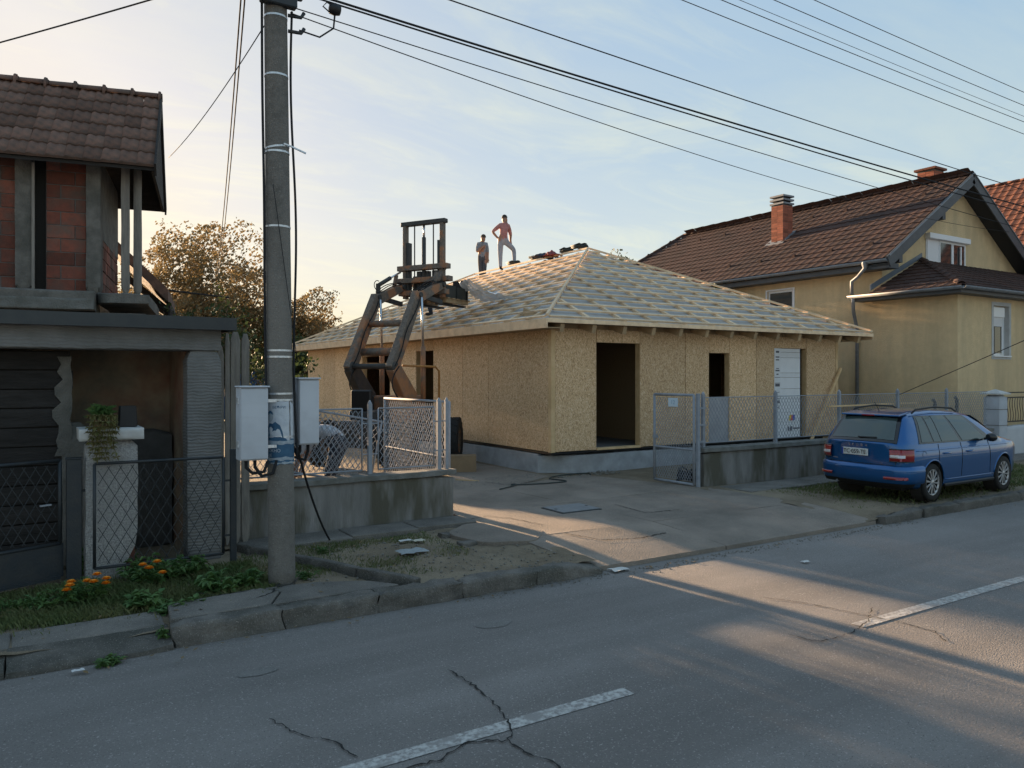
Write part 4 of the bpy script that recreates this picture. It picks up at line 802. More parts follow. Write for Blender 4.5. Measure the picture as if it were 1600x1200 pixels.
mp_ = thing('thin_gate_post', 'thin dark steel post at the right side of the mesh gate', 'post', (1.83, 8.5, 0)); box(-.03, .03, -.03, .03, -.1, 1.22).build('shaft', dark_steel, mp_, bevel=.004); box(-.1, -.03, -.012, .012, .88, .9).build('hinge_arm', dark_steel, mp_); box(-.1, -.03, -.012, .012, .3, .32).build('hinge_arm', dark_steel, mp_)
# weathered board screen between porch and fence
bs = thing('board_screen', 'tall weathered grey boards standing between porch and front fence', 'board fence', (1.86, 9.45, 0))
for i, (x, w, h) in enumerate(((0,.07,2.35),(.085,.05,2.5),(.145,.11,2.52),(.27,.09,2.50))): put('board', rough_box(x, x+w, 0, .03, 0, h, 3, .003, i*3, 3), grey_wood, bs)
# ------------------------------------------------------------------ utility pole
PX, PYY = 2.05, 7.43
pole = thing('utility_pole', 'tall round concrete utility pole with steel bands at the kerb', 'utility pole', (PX, PYY, 0))
def prad(z): return .126-.0036*z
def plean(z): return -.011*z
prof = [(i*.25, 0) for i in range(35)]
MB().tube([(plean(z), 0, z) for z in np.linspace(-.15, 8.3, 30)], [prad(z) for z in np.linspace(-.15, 8.3, 30)], 28).build('shaft', pole_m, pole, smooth=True)
def ring(z, h=.018, t=.004, tilt=0.0):
    n = 28; r = prad(z)+t; b = MB(); v = []
    for hh in (-h/2, h/2):
        for k in range(n): a = k*2*math.pi/n; v.append((plean(z)+r*math.cos(a), r*math.sin(a), z+hh+tilt*math.cos(a)))
    b.add(v, [(k, (k+1) % n, n+(k+1) % n, n+k) for k in range(n)]); return b.build('steel_band', band_m, pole, smooth=True)
for z in (5.42, 4.86, 4.13, 3.42, 2.24, 2.18, 1.83, 1.77, 1.42, 1.25, 4.18): ring(z, tilt=.02 if z == 4.18 else 0)
MB().tube([(plean(4.2)+.03,-prad(4.2)-.004,4.2),(plean(4.2)+.11,-prad(4.2)+.02,4.19),(.2,-.11,4.14)], .010, 4).build('loose_strap', band_m, pole)
ringb = box(-.17+plean(5.6), .17+plean(5.6), -.15, -.06, 5.5, 5.62).build('bracket', dark_steel, pole, bevel=.01)
for z in (5.45, 5.62, 5.3): MB().tube([(.10+plean(z),-.06,z),(.22+plean(z),-.08,z),(.25+plean(z),-.08,z+.05)], .018, 8).build('hook', dark_steel, pole, smooth=True)
for z in (6.9, 7.5): box(-.9, .9, -.2, -.12, z, z+.08).build('crossarm', dark_steel, pole)
for (x, z) in ((-.8,7.0),(-.3,7.0),(.3,7.0),(.8,7.0),(-.6,7.6),(.6,7.6)): MB().lathe([(.02,0),(.05,.03),(.03,.06),(.05,.09),(.02,.13)], 10, (x,-.16,z)).build('insulator', white_paint, pole, smooth=True)
MB().tube([(.14+plean(z)+.018*math.sin(z*2.3), -.05, z) for z in np.linspace(5.5, 1.2, 40)], .011, 6).build('riser_cable', cable_m, pole, smooth=True)
MB().tube([(-.13+plean(z)*1.0-.008, -.03+.01*math.sin(z*3), z) for z in np.linspace(6.5, 1.3, 40)], .012, 6).build('riser_cable', cable_m, pole, smooth=True)
MB().tube([(-.12+.22*(1-(z-2.2)/1.6), -.135, z) for z in np.linspace(3.8, 2.2, 14)], .0035, 5).build('riser_cable', cable_m, pole, smooth=True)
# poster wrapped round the shaft
poster = thing('torn_poster', 'torn white and blue election poster taped round the utility pole', 'poster', (PX, PYY, 0))
paper = mat('poster_paper', (.55,.59,.64), (.46,.50,.56), 14, .8, .4, 20); pblue = mat('poster_blue', (.03,.09,.17), (.05,.13,.22), 12, .7); ppale = mat('poster_pale', (.33,.38,.42), rough=.8); ptape = mat('tape', (.35,.42,.48), (.25,.3,.36), 30, .3)
def wrap(b, u0, u1, z0, z1, off, wob=.0, seed=0, nu=16, nv=8):
    """u = angle in degrees from -Y, positive to +X"""
    def fn(s, t):
        z = z0+(z1-z0)*t+wob*nz(s*5, t, 1.5, seed)*(1 if t in (0, 1) else 0); a = R(u0+(u1-u0)*s+wob*120*nz(t*5, s, 1.3, seed+3)*(1 if s in (0, 1) else 0)); r = prad(z)+off
        return (plean(z)+r*math.sin(a), -r*math.cos(a), z)
    return b.grid(fn, nu, nv)
def wrapped(name, m, args, **k): return wrap(MB(), *args, **k).build(name, m, poster, smooth=True)
wrapped('sheet', paper, (-95, 28, 1.33, 1.76, .003), wob=.02, seed=2); wrapped('sheet', paper, (34, 80, 1.36, 1.75, .003), wob=.03, seed=5)
wrapped('blue_strip', pblue, (-95, 85, 1.16, 1.40, .005), wob=.03, seed=7); wrapped('tape', ptape, (-95, 85, 1.35, 1.385, .007), wob=.012, seed=9); wrapped('tape', ptape, (-95, 85, 1.20, 1.225, .007), wob=.016, seed=12); wrapped('tape', ptape, (-60, 80, 1.165, 1.18, .0065), wob=.016, seed=13)
def blob(name, m, pts, off):
    b = MB(); cx = sum(p[0] for p in pts)/len(pts); cz = sum(p[1] for p in pts)/len(pts); v = []
    for a, z in [(cx, cz)]+pts: r = prad(z)+off; v.append((plean(z)+r*math.sin(R(a)), -r*math.cos(R(a)), z))
    b.add(v, [(0, i, i % len(pts)+1) for i in range(1, len(pts)+1)]); return b.build(name, m, poster, fix=False)
blob('printed_suit', pblue, [(-74,1.41),(-2,1.41),(-6,1.47),(-16,1.53),(-36,1.565),(-48,1.545),(-66,1.55),(-78,1.50)], .0075)
blob('printed_head', ppale, [(-60+15*math.cos(a), 1.61+.047*math.sin(a)) for a in np.linspace(0, 6.28, 14, endpoint=False)], .0085); blob('printed_hair', pblue, [(-76,1.62),(-72,1.655),(-60,1.672),(-47,1.655),(-44,1.63),(-52,1.645),(-66,1.645)], .0095)
def wrap_text(body, size, m, a0, z0, off):
    me = text_mesh(body, size, m, .0)
    for v in me.vertices: z = z0+v.co.z; a = R(a0)+v.co.x/prad(z); r = prad(z)+off; v.co = (plean(z)+r*math.sin(a), -r*math.cos(a), z)
    return link('lettering', me, poster)
wrap_text('ВЕЋРИ', .034, pblue, -20, 1.70, .006); wrap_text('ВАЖНО', .042, paper, -52, 1.29, .0075); wrap_text('ЈЕ', .038, paper, -62, 1.245, .0075)
# cabinets
def cabinet(label, x0, x1, y0, y1, z0, z1, k):
    t = thing('electrical_cabinet', label, 'electrical box', ((x0+x1)/2, (y0+y1)/2, z0), 0, 'cabinets strapped to the utility pole'); w, d, h = (x1-x0)/2, (y1-y0)/2, z1-z0
    box(-w, w, -d+.02, d, 0, h).build('body', boxm, t, bevel=.008, seg=2); dr = box(-w+.004, w-.004, -d, -d+.019, .012, h-.012).build('door', boxm, t, bevel=.006, seg=2)
    box(-w-.015, w+.012, -d-.015, d, h+.001, h+.016).build('rain_hood', boxm, t, bevel=.006)
    if k:
        for i in range(1, 5): box(-w+.006, w-.006, -d-.002, -d, h*i/5-.003, h*i/5+.001).build('rib', boxm, dr)
        for z in (.12, h-.15): box(-w-.012, -w, -.03, .03, z, z+.06).build('hinge', band_m, t)
    for z in (.1, h-.14): box((w if k else -w-.12), (w+.1 if k else -w), .0, .03, z, z+.03).build('clamp', band_m, t)
    for i, x in enumerate((-.05, .03)): MB().tube([(x,.02,.01),(x,.02,-.07),(x+(.06 if k else -.03),.02,-.13-.03*i),(x+(.16 if k else -.1),.01,-.12-.02*i),(x+(.2 if k else -.15),.01,-.02)], .016, 8).build('cable_tail', cable_m, t, smooth=True)
    return t
cabinet('ribbed grey cabinet left of the pole, lower of the two', 1.62, 1.87, 7.22, 7.42, 1.22, 1.89, 1); cabinet('smooth grey cabinet right of the pole, higher of the two', 2.21, 2.41, 7.40, 7.66, 1.325, 1.965, 0)
# ------------------------------------------------------------------ overhead cables
def sag_line(a, c, sag, n=26): 
    a, c = Vector(a), Vector(c); return [a.lerp(c, t)-Vector((0,0,sag*4*t*(1-t))) for t in np.linspace(0, 1, n)]
def wire(label, a, c, sag, r, name='overhead_cable'): return tag(MB().tube(sag_line(a, c, sag), r, 5).build(name, cable_m, None, smooth=True), label, 'cable', 'overhead cables')
EXT = 42
wire('thickest black bundle running right from the pole splice', (2.1,7.35,5.72), (EXT,7.4,5.55), .40, .013)
wire('second heavy cable just under the thickest bundle', (2.1,7.33,5.68), (EXT,7.45,5.2), .36, .010)
wire('lower thin cable sagging right under the heavy bundle', (2.1,7.33,5.52), (EXT,7.5,4.7), .40, .006)
wire('lowest thin cable running right from the pole to the yellow house', (2.1,7.33,5.46), (26.5,12.35,6.6), .35, .006)
wire('single cable above the thick bundle, crossing the yellow house ridge', (2.1,7.35,6.12), (EXT,7.4,5.6), .35, .008)
for i, (z0, z1) in enumerate(((7.07,6.75),(7.27,7.05),(7.37,7.17),(7.57,7.4),(7.83,7.65))):
    wire(['lowest of the five parallel power lines at upper right', 'second lowest of the five parallel power lines at upper right', 'middle of the five parallel power lines at upper right', 'second highest of the five parallel power lines at upper right', 'highest of the five parallel power lines at upper right'][i], (2.05,7.28,z0), (EXT,7.43,z1), .30, .006 if i != 2 else .004)
wire('service cable crossing the upper left sky to the brick house', (2.0,7.4,5.95), (-3.4,15.2,5.9), .06, .009)
wire('slack cable dropping from the pole to the brick house gable', (2.0,7.35,5.55), (2.15,15.3,6.0), .12, .006)
wire('left strand of the twin cable dropping behind the porch', (1.72,7.3,6.6), (8.0,42,7.3), 1.5, .010); wire('right strand of the twin cable dropping behind the porch', (1.76,7.3,6.6), (8.1,42,7.3), 1.42, .010)
wire('stay wire slanting down to the fence behind the blue car', (16.4,9.9,1.58), (16.9,4.4,4.1), .0, .008)
wire('thin line across the very top left corner of the sky', (1.95,7.4,5.75), (-9,20,8.9), .1, .005)
sp = thing('cable_splice', 'round black splice box hanging on the cables beside the pole', 'cable splice', (2.55, 7.36, 5.62)); MB().lathe([(0,-.06),(.05,-.05),(.06,0),(.05,.05),(0,.06)], 12, axis='x').build('housing', black_p, sp, smooth=True)
MB().tube([(.0,0,-.05),(-.02,-.02,-.2),(-.16,-.02,-.32),(-.36,-.02,-.30)], .009, 6).build('loop', cable_m, sp, smooth=True); MB().tube([(0,0,.02),(-.08,0,.05),(-.12,0,.0),(-.04,0,-.05)], .007, 6).build('loop', cable_m, sp, smooth=True)
wire('black earth cable slanting from the pole down to the wall foot', (2.17,7.38,1.35), (3.06,9.02,.02), .1, .012, 'ground_cable')
# ------------------------------------------------------------------ loader with fork mast
LA = R(30)
ld = thing('fork_loader', 'muddy orange wheel loader with raised fork mast beside the new roof', 'loader', (6.5, 15.15, 0), LA)
lo_or = mat('loader_orange', (.46,.20,.09), (.30,.15,.08), 5, .8, .5, 30, c3=(.17,.14,.115), s3=3.2); lo_mud = mat('loader_mud_steel', (.21,.165,.13), (.12,.10,.085), 14, .75, 1.0, 40, c3=(.36,.17,.085), s3=2.6, lo3=.5, hi3=.6, spec=.5); lo_dk = mat('loader_dark_steel', (.045,.047,.05), (.07,.065,.06), 7, .7, .3, 30)
SEP = 1.14
def lp(f, z, s): return (f, .0+s*SEP, z)      # x forward, y away from the street
def arm(s, m1, m2):
    a = MB(); a.beam(lp(.63,1.45,s), lp(.02,2.2,s), .44, .22, (0,1,0), .30, .20); a.build('lower_arm', m1, ld, bevel=.015)
    MB().beam(lp(-.02,2.12,s), lp(.94,3.82,s), .30, .17, (0,1,0), .26, .16).build('boom', m2, ld, bevel=.015)
    MB().beam(lp(.86,3.72,s), lp(1.92,4.12,s), .26, .16, (0,1,0), .17, .13).build('fore_arm', m2, ld, bevel=.015)
    MB().lathe([(.0,-.1),(.10,-.1),(.12,-.07),(.12,.07),(.10,.1),(0,.1)], 16, lp(0,2.2,s), 'y').build('knuckle', lo_dk, ld, smooth=True)
    MB().tube([lp(1.0,1.4,s-.1), lp(.99,2.65,s-.1)], .055, 12).build('lift_cylinder', lo_or, ld, smooth=True); MB().tube([lp(.99,2.6,s-.1), lp(.93,3.74,s-.1)], .03, 10).build('piston_rod', chrome, ld, smooth=True)
    MB().tube([lp(-.04+.90*t+.04*math.sin(t*9), 2.2+1.5*t, s-.09) for t in np.linspace(0, 1, 10)], .012, 6).build('hose', cable_m, ld, smooth=True)
    MB().tube([lp(.1-.25*math.sin(t*3.1), 2.2-.7*t, s-.1) for t in np.linspace(0, 1, 10)], .013, 6).build('hose', cable_m, ld, smooth=True)
arm(0, lo_or, lo_mud); arm(1, lo_dk, lo_mud)
for (f, z, r, m) in ((.0,2.2,.06,lo_dk), (.35,2.52,.09,lo_mud), (.60,3.16,.075,lo_mud)): MB().tube([lp(f,z,.04), lp(f,z,.96)], r, 12).build('cross_tube', m, ld, smooth=True)
# tilt cylinder over the far arm
MB().tube([lp(1.0,4.08,1), lp(1.45,4.3,1)], .05, 10).build('tilt_cylinder', lo_dk, ld, smooth=True); MB().tube([lp(1.45,4.3,1), lp(1.85,4.48,1)], .025, 8).build('piston_rod', chrome, ld, smooth=True); MB().beam(lp(1.0,3.82,1), lp(1.0,4.12,1), .06, .1).build('tilt_link', lo_dk, ld)
MB().tube([lp(.98+.13*math.cos(a), 4.08+.11*math.sin(a), 1) for a in np.linspace(1.2, 4.6, 10)], .01, 5).build('hose', cable_m, ld, smooth=True)
for s in (0, 1):
    for k in range(3): MB().tube([lp(.9+1.05*t+.03*math.sin(6*t+k), 3.86+.32*t+.07*math.sin(t*3.1)+.03*k, s+.03*k-.05) for t in np.linspace(0, 1, 10)], .012, 5).build('hose', cable_m, ld, smooth=True)
    for (f, z) in ((.94,3.8),(1.9,4.13),(.63,1.45)): MB().lathe([(0,-.11),(.06,-.11),(.06,.11),(0,.11)], 12, lp(f,z,s), 'y').build('pivot_pin', lo_dk, ld)
    MB().beam(lp(1.25,3.78,s), lp(1.9,3.72,s), .10, .08, (0,1,0)).build('tilt_link', lo_dk, ld); MB().beam(lp(1.55,3.9,s), lp(1.7,4.4,s), .08, .06, (0,1,0)).build('tilt_link', lo_mud, ld)
# mast
mast = thing('fork_mast', 'fork_mast', None); del mast['label']; mast.parent = ld; mast.location = (2.02, 0, 0)
for y in (.04, SEP-.04): box(-.07, .07, y-.045, y+.045, 3.85, 5.66).build('upright', lo_mud, mast, bevel=.008); box(-.05, .09, y-.03+(.09 if y < .5 else -.09), y+.03+(.09 if y < .5 else -.09), 3.9, 5.2).build('inner_rail', lo_dk, mast)
box(-.08, .08, -.06, SEP+.06, 5.6, 5.7).build('top_bar', lo_dk, mast, bevel=.01); MB().tube([(0,-.1,5.62),(0,SEP+.1,5.62)], .016, 6).build('tie_pin', lo_dk, mast)
MB().tube([(0,SEP/2,3.9),(0,SEP/2,5.3)], .05, 12).build('mast_cylinder', lo_dk, mast, smooth=True); MB().tube([(0,SEP/2,5.3),(0,SEP/2,5.6)], .028, 10).build('piston_rod', chrome, mast, smooth=True)
for y in (.3, SEP-.3): box(-.01, .01, y-.012, y+.012, 4.2, 5.6).build('lift_chain', lo_dk, mast)
for z, e in ((4.52,.14),(4.22,.2),(3.92,.1)): box(-.12, .0+.08, -e, SEP+e, z, z+.12).build('cross_bar', lo_mud, mast, bevel=.008)
for y in (.28, .5, .72): box(.0, .12, y-.06, y+.06, 3.95, 4.5).build('carriage_plate', lo_dk, mast)
MB().beam((-.5,.05,3.9), (.1,.05,4.6), .08, .12, (0,1,0)).build('mast_strut', lo_mud, mast)
for y in (.25, SEP-.25): box(.1, 1.3, y-.06, y+.06, 3.70, 3.75).build('fork', lo_dk, mast, bevel=.006)
for y in (.25, SEP-.25): box(.08, .14, y-.06, y+.06, 3.70, 4.4).build('fork', lo_dk, mast, bevel=.006)
# body, roll bar, wheels
bd = box(-.6, 1.5, .17, .97, .55, 1.05).build('chassis', lo_dk, ld, bevel=.03); box(.55, 1.55, .2, .94, 1.05, 1.55).build('bonnet', lo_or, ld, bevel=.05, seg=2); box(-.35, .4, .25, .89, 1.05, 1.25).build('seat_base', lo_dk, ld, bevel=.03)
box(.2, .9, -.08, 0.22, 1.0, 1.55).build('arm_tower', lo_or, ld, bevel=.02); box(.2, .9, SEP-.22, SEP+.08, 1.0, 1.55).build('arm_tower', lo_dk, ld, bevel=.02)
box(-.35, -.25, .3, .84, 1.25, 1.7).build('seat_back', black_p, ld, bevel=.03)
rb_ = mat('roll_bar_yellow', (.50,.24,.07), (.36,.17,.06), 8, .6)
MB().tube([(.3,.02,1.0),(.3,.02,2.05),(.3,.08,2.2),(.3,.2,2.25),(.3,.94,2.25),(.3,1.06,2.2),(.3,1.12,2.05),(.3,1.12,1.0)], .03, 10).build('roll_bar', rb_, ld, smooth=True)
MB().tube([(1.35,-.3,1.0),(1.35,-.3,2.1),(1.2,-.3,2.2),(.35,-.02,2.22)], .025, 10).build('roll_bar', rb_, ld, smooth=True)
def loader_wheel(F, Y_, r, w, steer):
    f = y = 0
    wv_ = MB().lathe([(.0,-w*.2),(r*.5,-w*.2),(r*.55,-w*.42),(r*.55,w*.42),(r*.5,w*.2),(0,w*.2)], 20, (f, y, r), 'y').build('wheel', lo_mud, ld, smooth=True); wv_.location = (F, Y_, 0); wv_.rotation_euler = (0, 0, steer)
    MB().lathe([(r*.56,-w*.42),(r*.8,-w*.5),(r*.93,-w*.46),(r*.97,-w*.3),(r*.97,w*.3),(r*.93,w*.46),(r*.8,w*.5),(r*.56,w*.42)], 28, (f, y, r), 'y').build('tyre', rubber, wv_, smooth=True)
    for k in range(16):
        for s in (-1, 1):
            a = 2*math.pi*(k+.25*s)/16; c = Vector((f+math.cos(a)*r*.97, y+s*w*.22, r+math.sin(a)*r*.97)); d = Vector((math.cos(a), 0, math.sin(a))); MB().beam(c-d*.03+Vector((0,-s*w*.2,0)), c-d*.03+Vector((-math.sin(a)*.07,s*w*.22,math.cos(a)*.07)), .05, .07, d).build('tread_lug', rubber, wv_)
for f in (-.35, 1.75):
    for y in (-.42, SEP+.42): loader_wheel(f, y, .53, .36, R(24) if f > 0 else 0)
MB().tube([(1.75,-.4,.53),(1.75,SEP+.4,.53)], .07, 10).build('axle', lo_dk, ld); MB().tube([(-.35,-.4,.53),(-.35,SEP+.4,.53)], .07, 10).build('axle', lo_dk, ld)
# pallet of tiles on the forks, torn wrap hanging off it
pal = thing('tile_pallet', 'loaded pallet of dark roof tiles on the raised forks above the eave', 'pallet', ld.location, LA); pal.location = (0,0,0)
pal.location = Matrix.Rotation(LA, 4, 'Z') @ Vector((2.72, .57, 3.752)) + Vector((6.5, 15.15, 0))
for y in (-.45, 0, .45): box(-.5, .5, y-.05, y+.05, 0, .09).build('bearer', timber_dark, pal)
for i in range(5): x = -.45+i*.225; box(x-.06, x+.06, -.55, .55, .091, .115).build('deck_board', timber_dark, pal)
for i in range(9):
    o = box(-.5, -.06, -.5+i*.11, -.41+i*.11, .116, .42-.02*(i % 3)).build('tile_stack', tile_b, pal); 
for i in range(5): box(.0, .42, -.5+i*.11, -.41+i*.11, .116, .40).build('tile_stack', tile_b, pal)
box(.43, .47, -.52, -.1, .116, .62).build('dark_sheet', black_p, pal)
wrapm = bpy.data.materials.new('clear_wrap'); wrapm.use_nodes = True; b_ = wrapm.node_tree.nodes['Principled BSDF']; b_.inputs['Base Color'].default_value = (.85,.86,.88,1); b_.inputs['Roughness'].default_value = .35; b_.inputs['Alpha'].default_value = .82
def film(fn, nu, nv, name): return MB().grid(fn, nu, nv).build(name, wrapm, None, smooth=True, fix=False)
w0 = pal.location
pw_ = film(lambda u, v: (w0.x+.30+.95*v+.12*nz(u*4, v*5, 1.2, 3)+.1*u, w0.y-.60+.7*(u-.5)*(1+1.0*v)-.25*v+.10*nz(u*5, v*4, 1.5, 6), w0.z+.55-.42*v+.09*nz(u*6, v*6, 1.4, 9)-.26*min(1, 2*v)*(1-v)), 24, 24, 'plastic_wrap'); tag(pw_, 'torn clear plastic wrap hanging from the pallet onto the battens', 'plastic sheet')
# cardboard box by the loader wheel
cb_ = thing('cardboard_box', 'brown cardboard box on the drive beside the loader wheel', 'box', (7.62, 14.1, .012), R(-25)); box(-.28, .28, -.18, .18, 0, .33).build('carton', card, cb_, bevel=.004)
for s in (-1, 1): MB().slab([(-.28,s*.18,.331),(.28,s*.18,.331),(.28,s*.01,.345),(-.28,s*.01,.345)], (0,0,.004)).build('flap', card, cb_)
# hose on the drive
tag(MB().tube([(6.9+.35*t+.25*math.sin(t*2.1), 11.4+.25*math.sin(t*1.3)+.12*t, .03) for t in np.linspace(0, 8, 60)], .012, 6).build('garden_hose', mat('hose_dark', (.03,.04,.04), rough=.6), None, smooth=True), 'thin dark hose lying on the drive before the house corner', 'hose')
nb = thing('wire_coil', 'small dark coil of netting lying at the walk gate foot', 'netting', (10.5, 10.4, .02))
for k in range(5): MB().tube([(.34*math.cos(a)*(1-.08*k), .2*math.sin(a), .1+.1*math.sin(a*2+k)+.015*k) for a in np.linspace(0, 6.3, 24)], .018, 5).build('coil', black_p, nb, smooth=True)
# rear yard: blue container
bc = thing('blue_container', 'dark blue sheet metal container at the back left of the yard', 'container', (9.0, 36.5, 0)); cm = mat('container_blue', (.02,.06,.14), (.03,.08,.17), 3, .6)
box(-4, 1.2, 0, 2.2, 0, 2.2).build('shell', cm, bc)
for i in range(26): box(-4+i*.2, -3.9+i*.2, -.03, -.001, .1, 2.1).build('rib', cm, bc)
box(-4.05, 1.25, -.06, 2.25, 2.201, 2.3).build('roof_edge', black_p, bc)
# ------------------------------------------------------------------ people
skin_m = mat('skin', (.33,.185,.125), (.28,.15,.10), 9, .6); shoe_m = mat('shoe_black', (.02,.02,.022), rough=.7)
def person(label, J, E, rad, cloth, loc, rotz, hair_c, head='head'):
    """J joints, E edges (a, b, material key); one skinned body, coloured by nearest bone"""
    keys = list(J); me = bpy.data.meshes.new('body'); me.from_pydata([J[k] for k in keys], [(keys.index(a), keys.index(b)) for a, b, _ in E], [])
    o = bpy.data.objects.new('person', me); COL.objects.link(o); s = o.modifiers.new('skin', 'SKIN'); s.use_smooth_shade = True
    for i, k in enumerate(keys): r = rad[k]; me.skin_vertices[0].data[i].radius = r if isinstance(r, tuple) else (r, r)
    me.skin_vertices[0].data[keys.index('pelvis')].use_root = True
    o.modifiers.new('sub', 'SUBSURF').levels = 2; bpy.context.view_layer.update()
    m2 = bpy.data.meshes.new_from_object(o.evaluated_get(bpy.context.evaluated_depsgraph_get())); o.modifiers.clear(); bpy.data.objects.remove(o)
    names = list(cloth); m2.materials.clear()
    for n in names: m2.materials.append(cloth[n])
    seg = [(Vector(J[a]), Vector(J[b]), names.index(c)) for a, b, c in E]
    for p in m2.polygons:
        c = p.center; best = 9; bi = 0
        for a, b, i in seg:
            d = b-a; t = max(0, min(1, (c-a).dot(d)/max(1e-9, d.length_squared))); q = (c-(a+d*t)).length
            if q < best: best = q; bi = i
        p.material_index = bi; p.use_smooth = True
    t = thing('person', label, 'person', loc, rotz); link('body', m2, t)
    h = Vector(J[head]); up = (h-Vector(J['neck'])).normalized(); b = MB(); r = .108
    b.grid(lambda u, v: h+up*(.035+r*math.sin(v*math.pi/2)*1.05)+(up.orthogonal().normalized()*math.cos(u*6.2832)+up.cross(up.orthogonal().normalized())*math.sin(u*6.2832))*r*math.cos(v*math.pi/2)*.93, 16, 6)
    b.build('hair', mat('hair_'+str(len(bpy.data.objects)), hair_c, rough=.8), t, smooth=True)
    return t
def hand(J, E, rad, name, wrist, d, m='skin'):
    """palm and five fingers growing from the wrist along d"""
    w = Vector(J[wrist]); d = Vector(d).normalized(); s = d.cross(Vector((.3,1,.2))).normalized(); p = w+d*.07; J[name] = tuple(p); rad[name] = (.036,.018); E.append((wrist, name, m))
    for k, (o, l) in enumerate(((-.032,.06),(-.011,.075),(.011,.07),(.032,.055))):
        a, c = f'{name}{k}a', f'{name}{k}b'; J[a] = tuple(p+d*l*.6+s*o); J[c] = tuple(p+d*l+s*o*1.05+Vector((0,0,-.015))); rad[a] = rad[c] = .009; E += [(name, a, m), (a, c, m)]
    a = name+'t'; J[a] = tuple(w+d*.08+s*.055); rad[a] = .010; E.append((wrist, a, m))
RAD = dict(pelvis=(.18,.15), waist=(.165,.13), chest=(.19,.14), neck=.062, headb=.078, head=.10, crown=.07, nose=.018, lsh=.085, rsh=.085, lel=.058, rel=.058, lwr=.032, rwr=.032, lhip=.118, rhip=.118, lkn=.085, rkn=.085, lan=.062, ran=.062, lhe=.045, rhe=.045, lto=.035, rto=.035)
EDG = [('pelvis','waist','shirt'),('waist','chest','shirt'),('chest','neck','shirt'),('neck','headb','skin'),('headb','head','skin'),('head','crown','skin'),('headb','nose','skin'),('chest','lsh','shirt'),('chest','rsh','shirt'),('lsh','lel','sleeve'),('rsh','rel','sleeve'),('lel','lwr','skin'),('rel','rwr','skin'),('pelvis','lhip','trousers'),('pelvis','rhip','trousers'),('lhip','lkn','trousers'),('rhip','rkn','trousers'),('lkn','lan','trousers'),('rkn','ran','trousers'),('lan','lhe','shoe'),('ran','rhe','shoe'),('lhe','lto','shoe'),('rhe','rto','shoe')]
def make(label, J, shirt, trousers, loc, rotz, hair, hands=((0,0,-1),(0,0,-1)), k=1.0, sleeve=None):
    J = {a: tuple(c*k for c in b) for a, b in J.items()}; E = list(EDG); rad = dict(RAD)
    hand(J, E, rad, 'lhand', 'lwr', hands[0]); hand(J, E, rad, 'rhand', 'rwr', hands[1])
    sh = mat('shirt_'+label[:12], shirt, tuple(c*.75 for c in shirt), 14, .9, .3, 25); tr = mat('trousers_'+label[:12], trousers, tuple(c*.75 for c in trousers), 14, .9, .3, 25)
    return person(label, J, E, rad, dict(skin=skin_m, shirt=sh, sleeve=sleeve or sh, trousers=tr, shoe=shoe_m), loc, rotz, hair)
# poses are in a frame with x = to the right as photographed, y = away, z = up
RZ_ = -R(YAW)
def slope_z(x): return EZ+.10+(x-EX0)*(AZ-EZ)/(AX-EX0)
pB = ridge_pt(783); bx, by = pB.x-.28, pB.y-.42
JB = dict(pelvis=(.08,0,1.02), waist=(.11,0,1.18), chest=(.14,.02,1.40), neck=(.16,.03,1.57), headb=(.15,.05,1.64), head=(.14,.06,1.73), crown=(.14,.05,1.79), nose=(.17,.16,1.66),
  lsh=(-.02,0,1.50), rsh=(.27,.06,1.48), lel=(-.27,-.06,1.27), lwr=(-.10,-.02,1.07), rel=(.34,.10,1.20), rwr=(.33,.22,.99), lhip=(.0,0,.94), rhip=(.17,.02,.93), lkn=(-.01,.03,.50), lan=(0,0,.09), lhe=(0,-.03,.045), lto=(.07,.17,.04), rkn=(.45,.20,.72), ran=(.47,.20,.30), rhe=(.46,.17,.245), rto=(.56,.34,.24))
make('man in pink shirt and pale trousers standing with one foot up on the roof', JB, (.46,.20,.18), (.34,.36,.42), (bx, by, slope_z(bx)+.005), RZ_, (.045,.035,.03), ((.6,.2,-.6),(.1,.2,-1)))
pA = ridge_pt(747); ax_, ay_ = pA.x+.50, pA.y+.55
JA = dict(pelvis=(0,0,.94), waist=(0,.0,1.10), chest=(-.01,.01,1.34), neck=(.0,0,1.50), headb=(.02,-.01,1.57), head=(.025,-.01,1.655), crown=(.02,0,1.71), nose=(.07,-.11,1.60),
  lsh=(-.17,.02,1.43), rsh=(.15,.0,1.43), lel=(-.20,-.06,1.14), lwr=(.02,-.22,1.27), rel=(.19,.02,1.13), rwr=(.20,-.04,.87), lhip=(-.08,0,.88), rhip=(.08,0,.88), lkn=(-.07,-.02,.48), lan=(-.06,0,.08), lhe=(-.06,.03,.045), lto=(-.04,-.17,.04), rkn=(.07,-.02,.48), ran=(.05,0,.08), rhe=(.05,.03,.045), rto=(.07,-.17,.04))
make('man in a grey tee shirt and dark trousers standing beyond the ridge', JA, (.24,.26,.29), (.075,.08,.095), (ax_, ay_, AZ-(ax_-AX)*.49+.09), RZ_, (.05,.04,.035), ((.5,0,.5),(0,-.1,-1)))
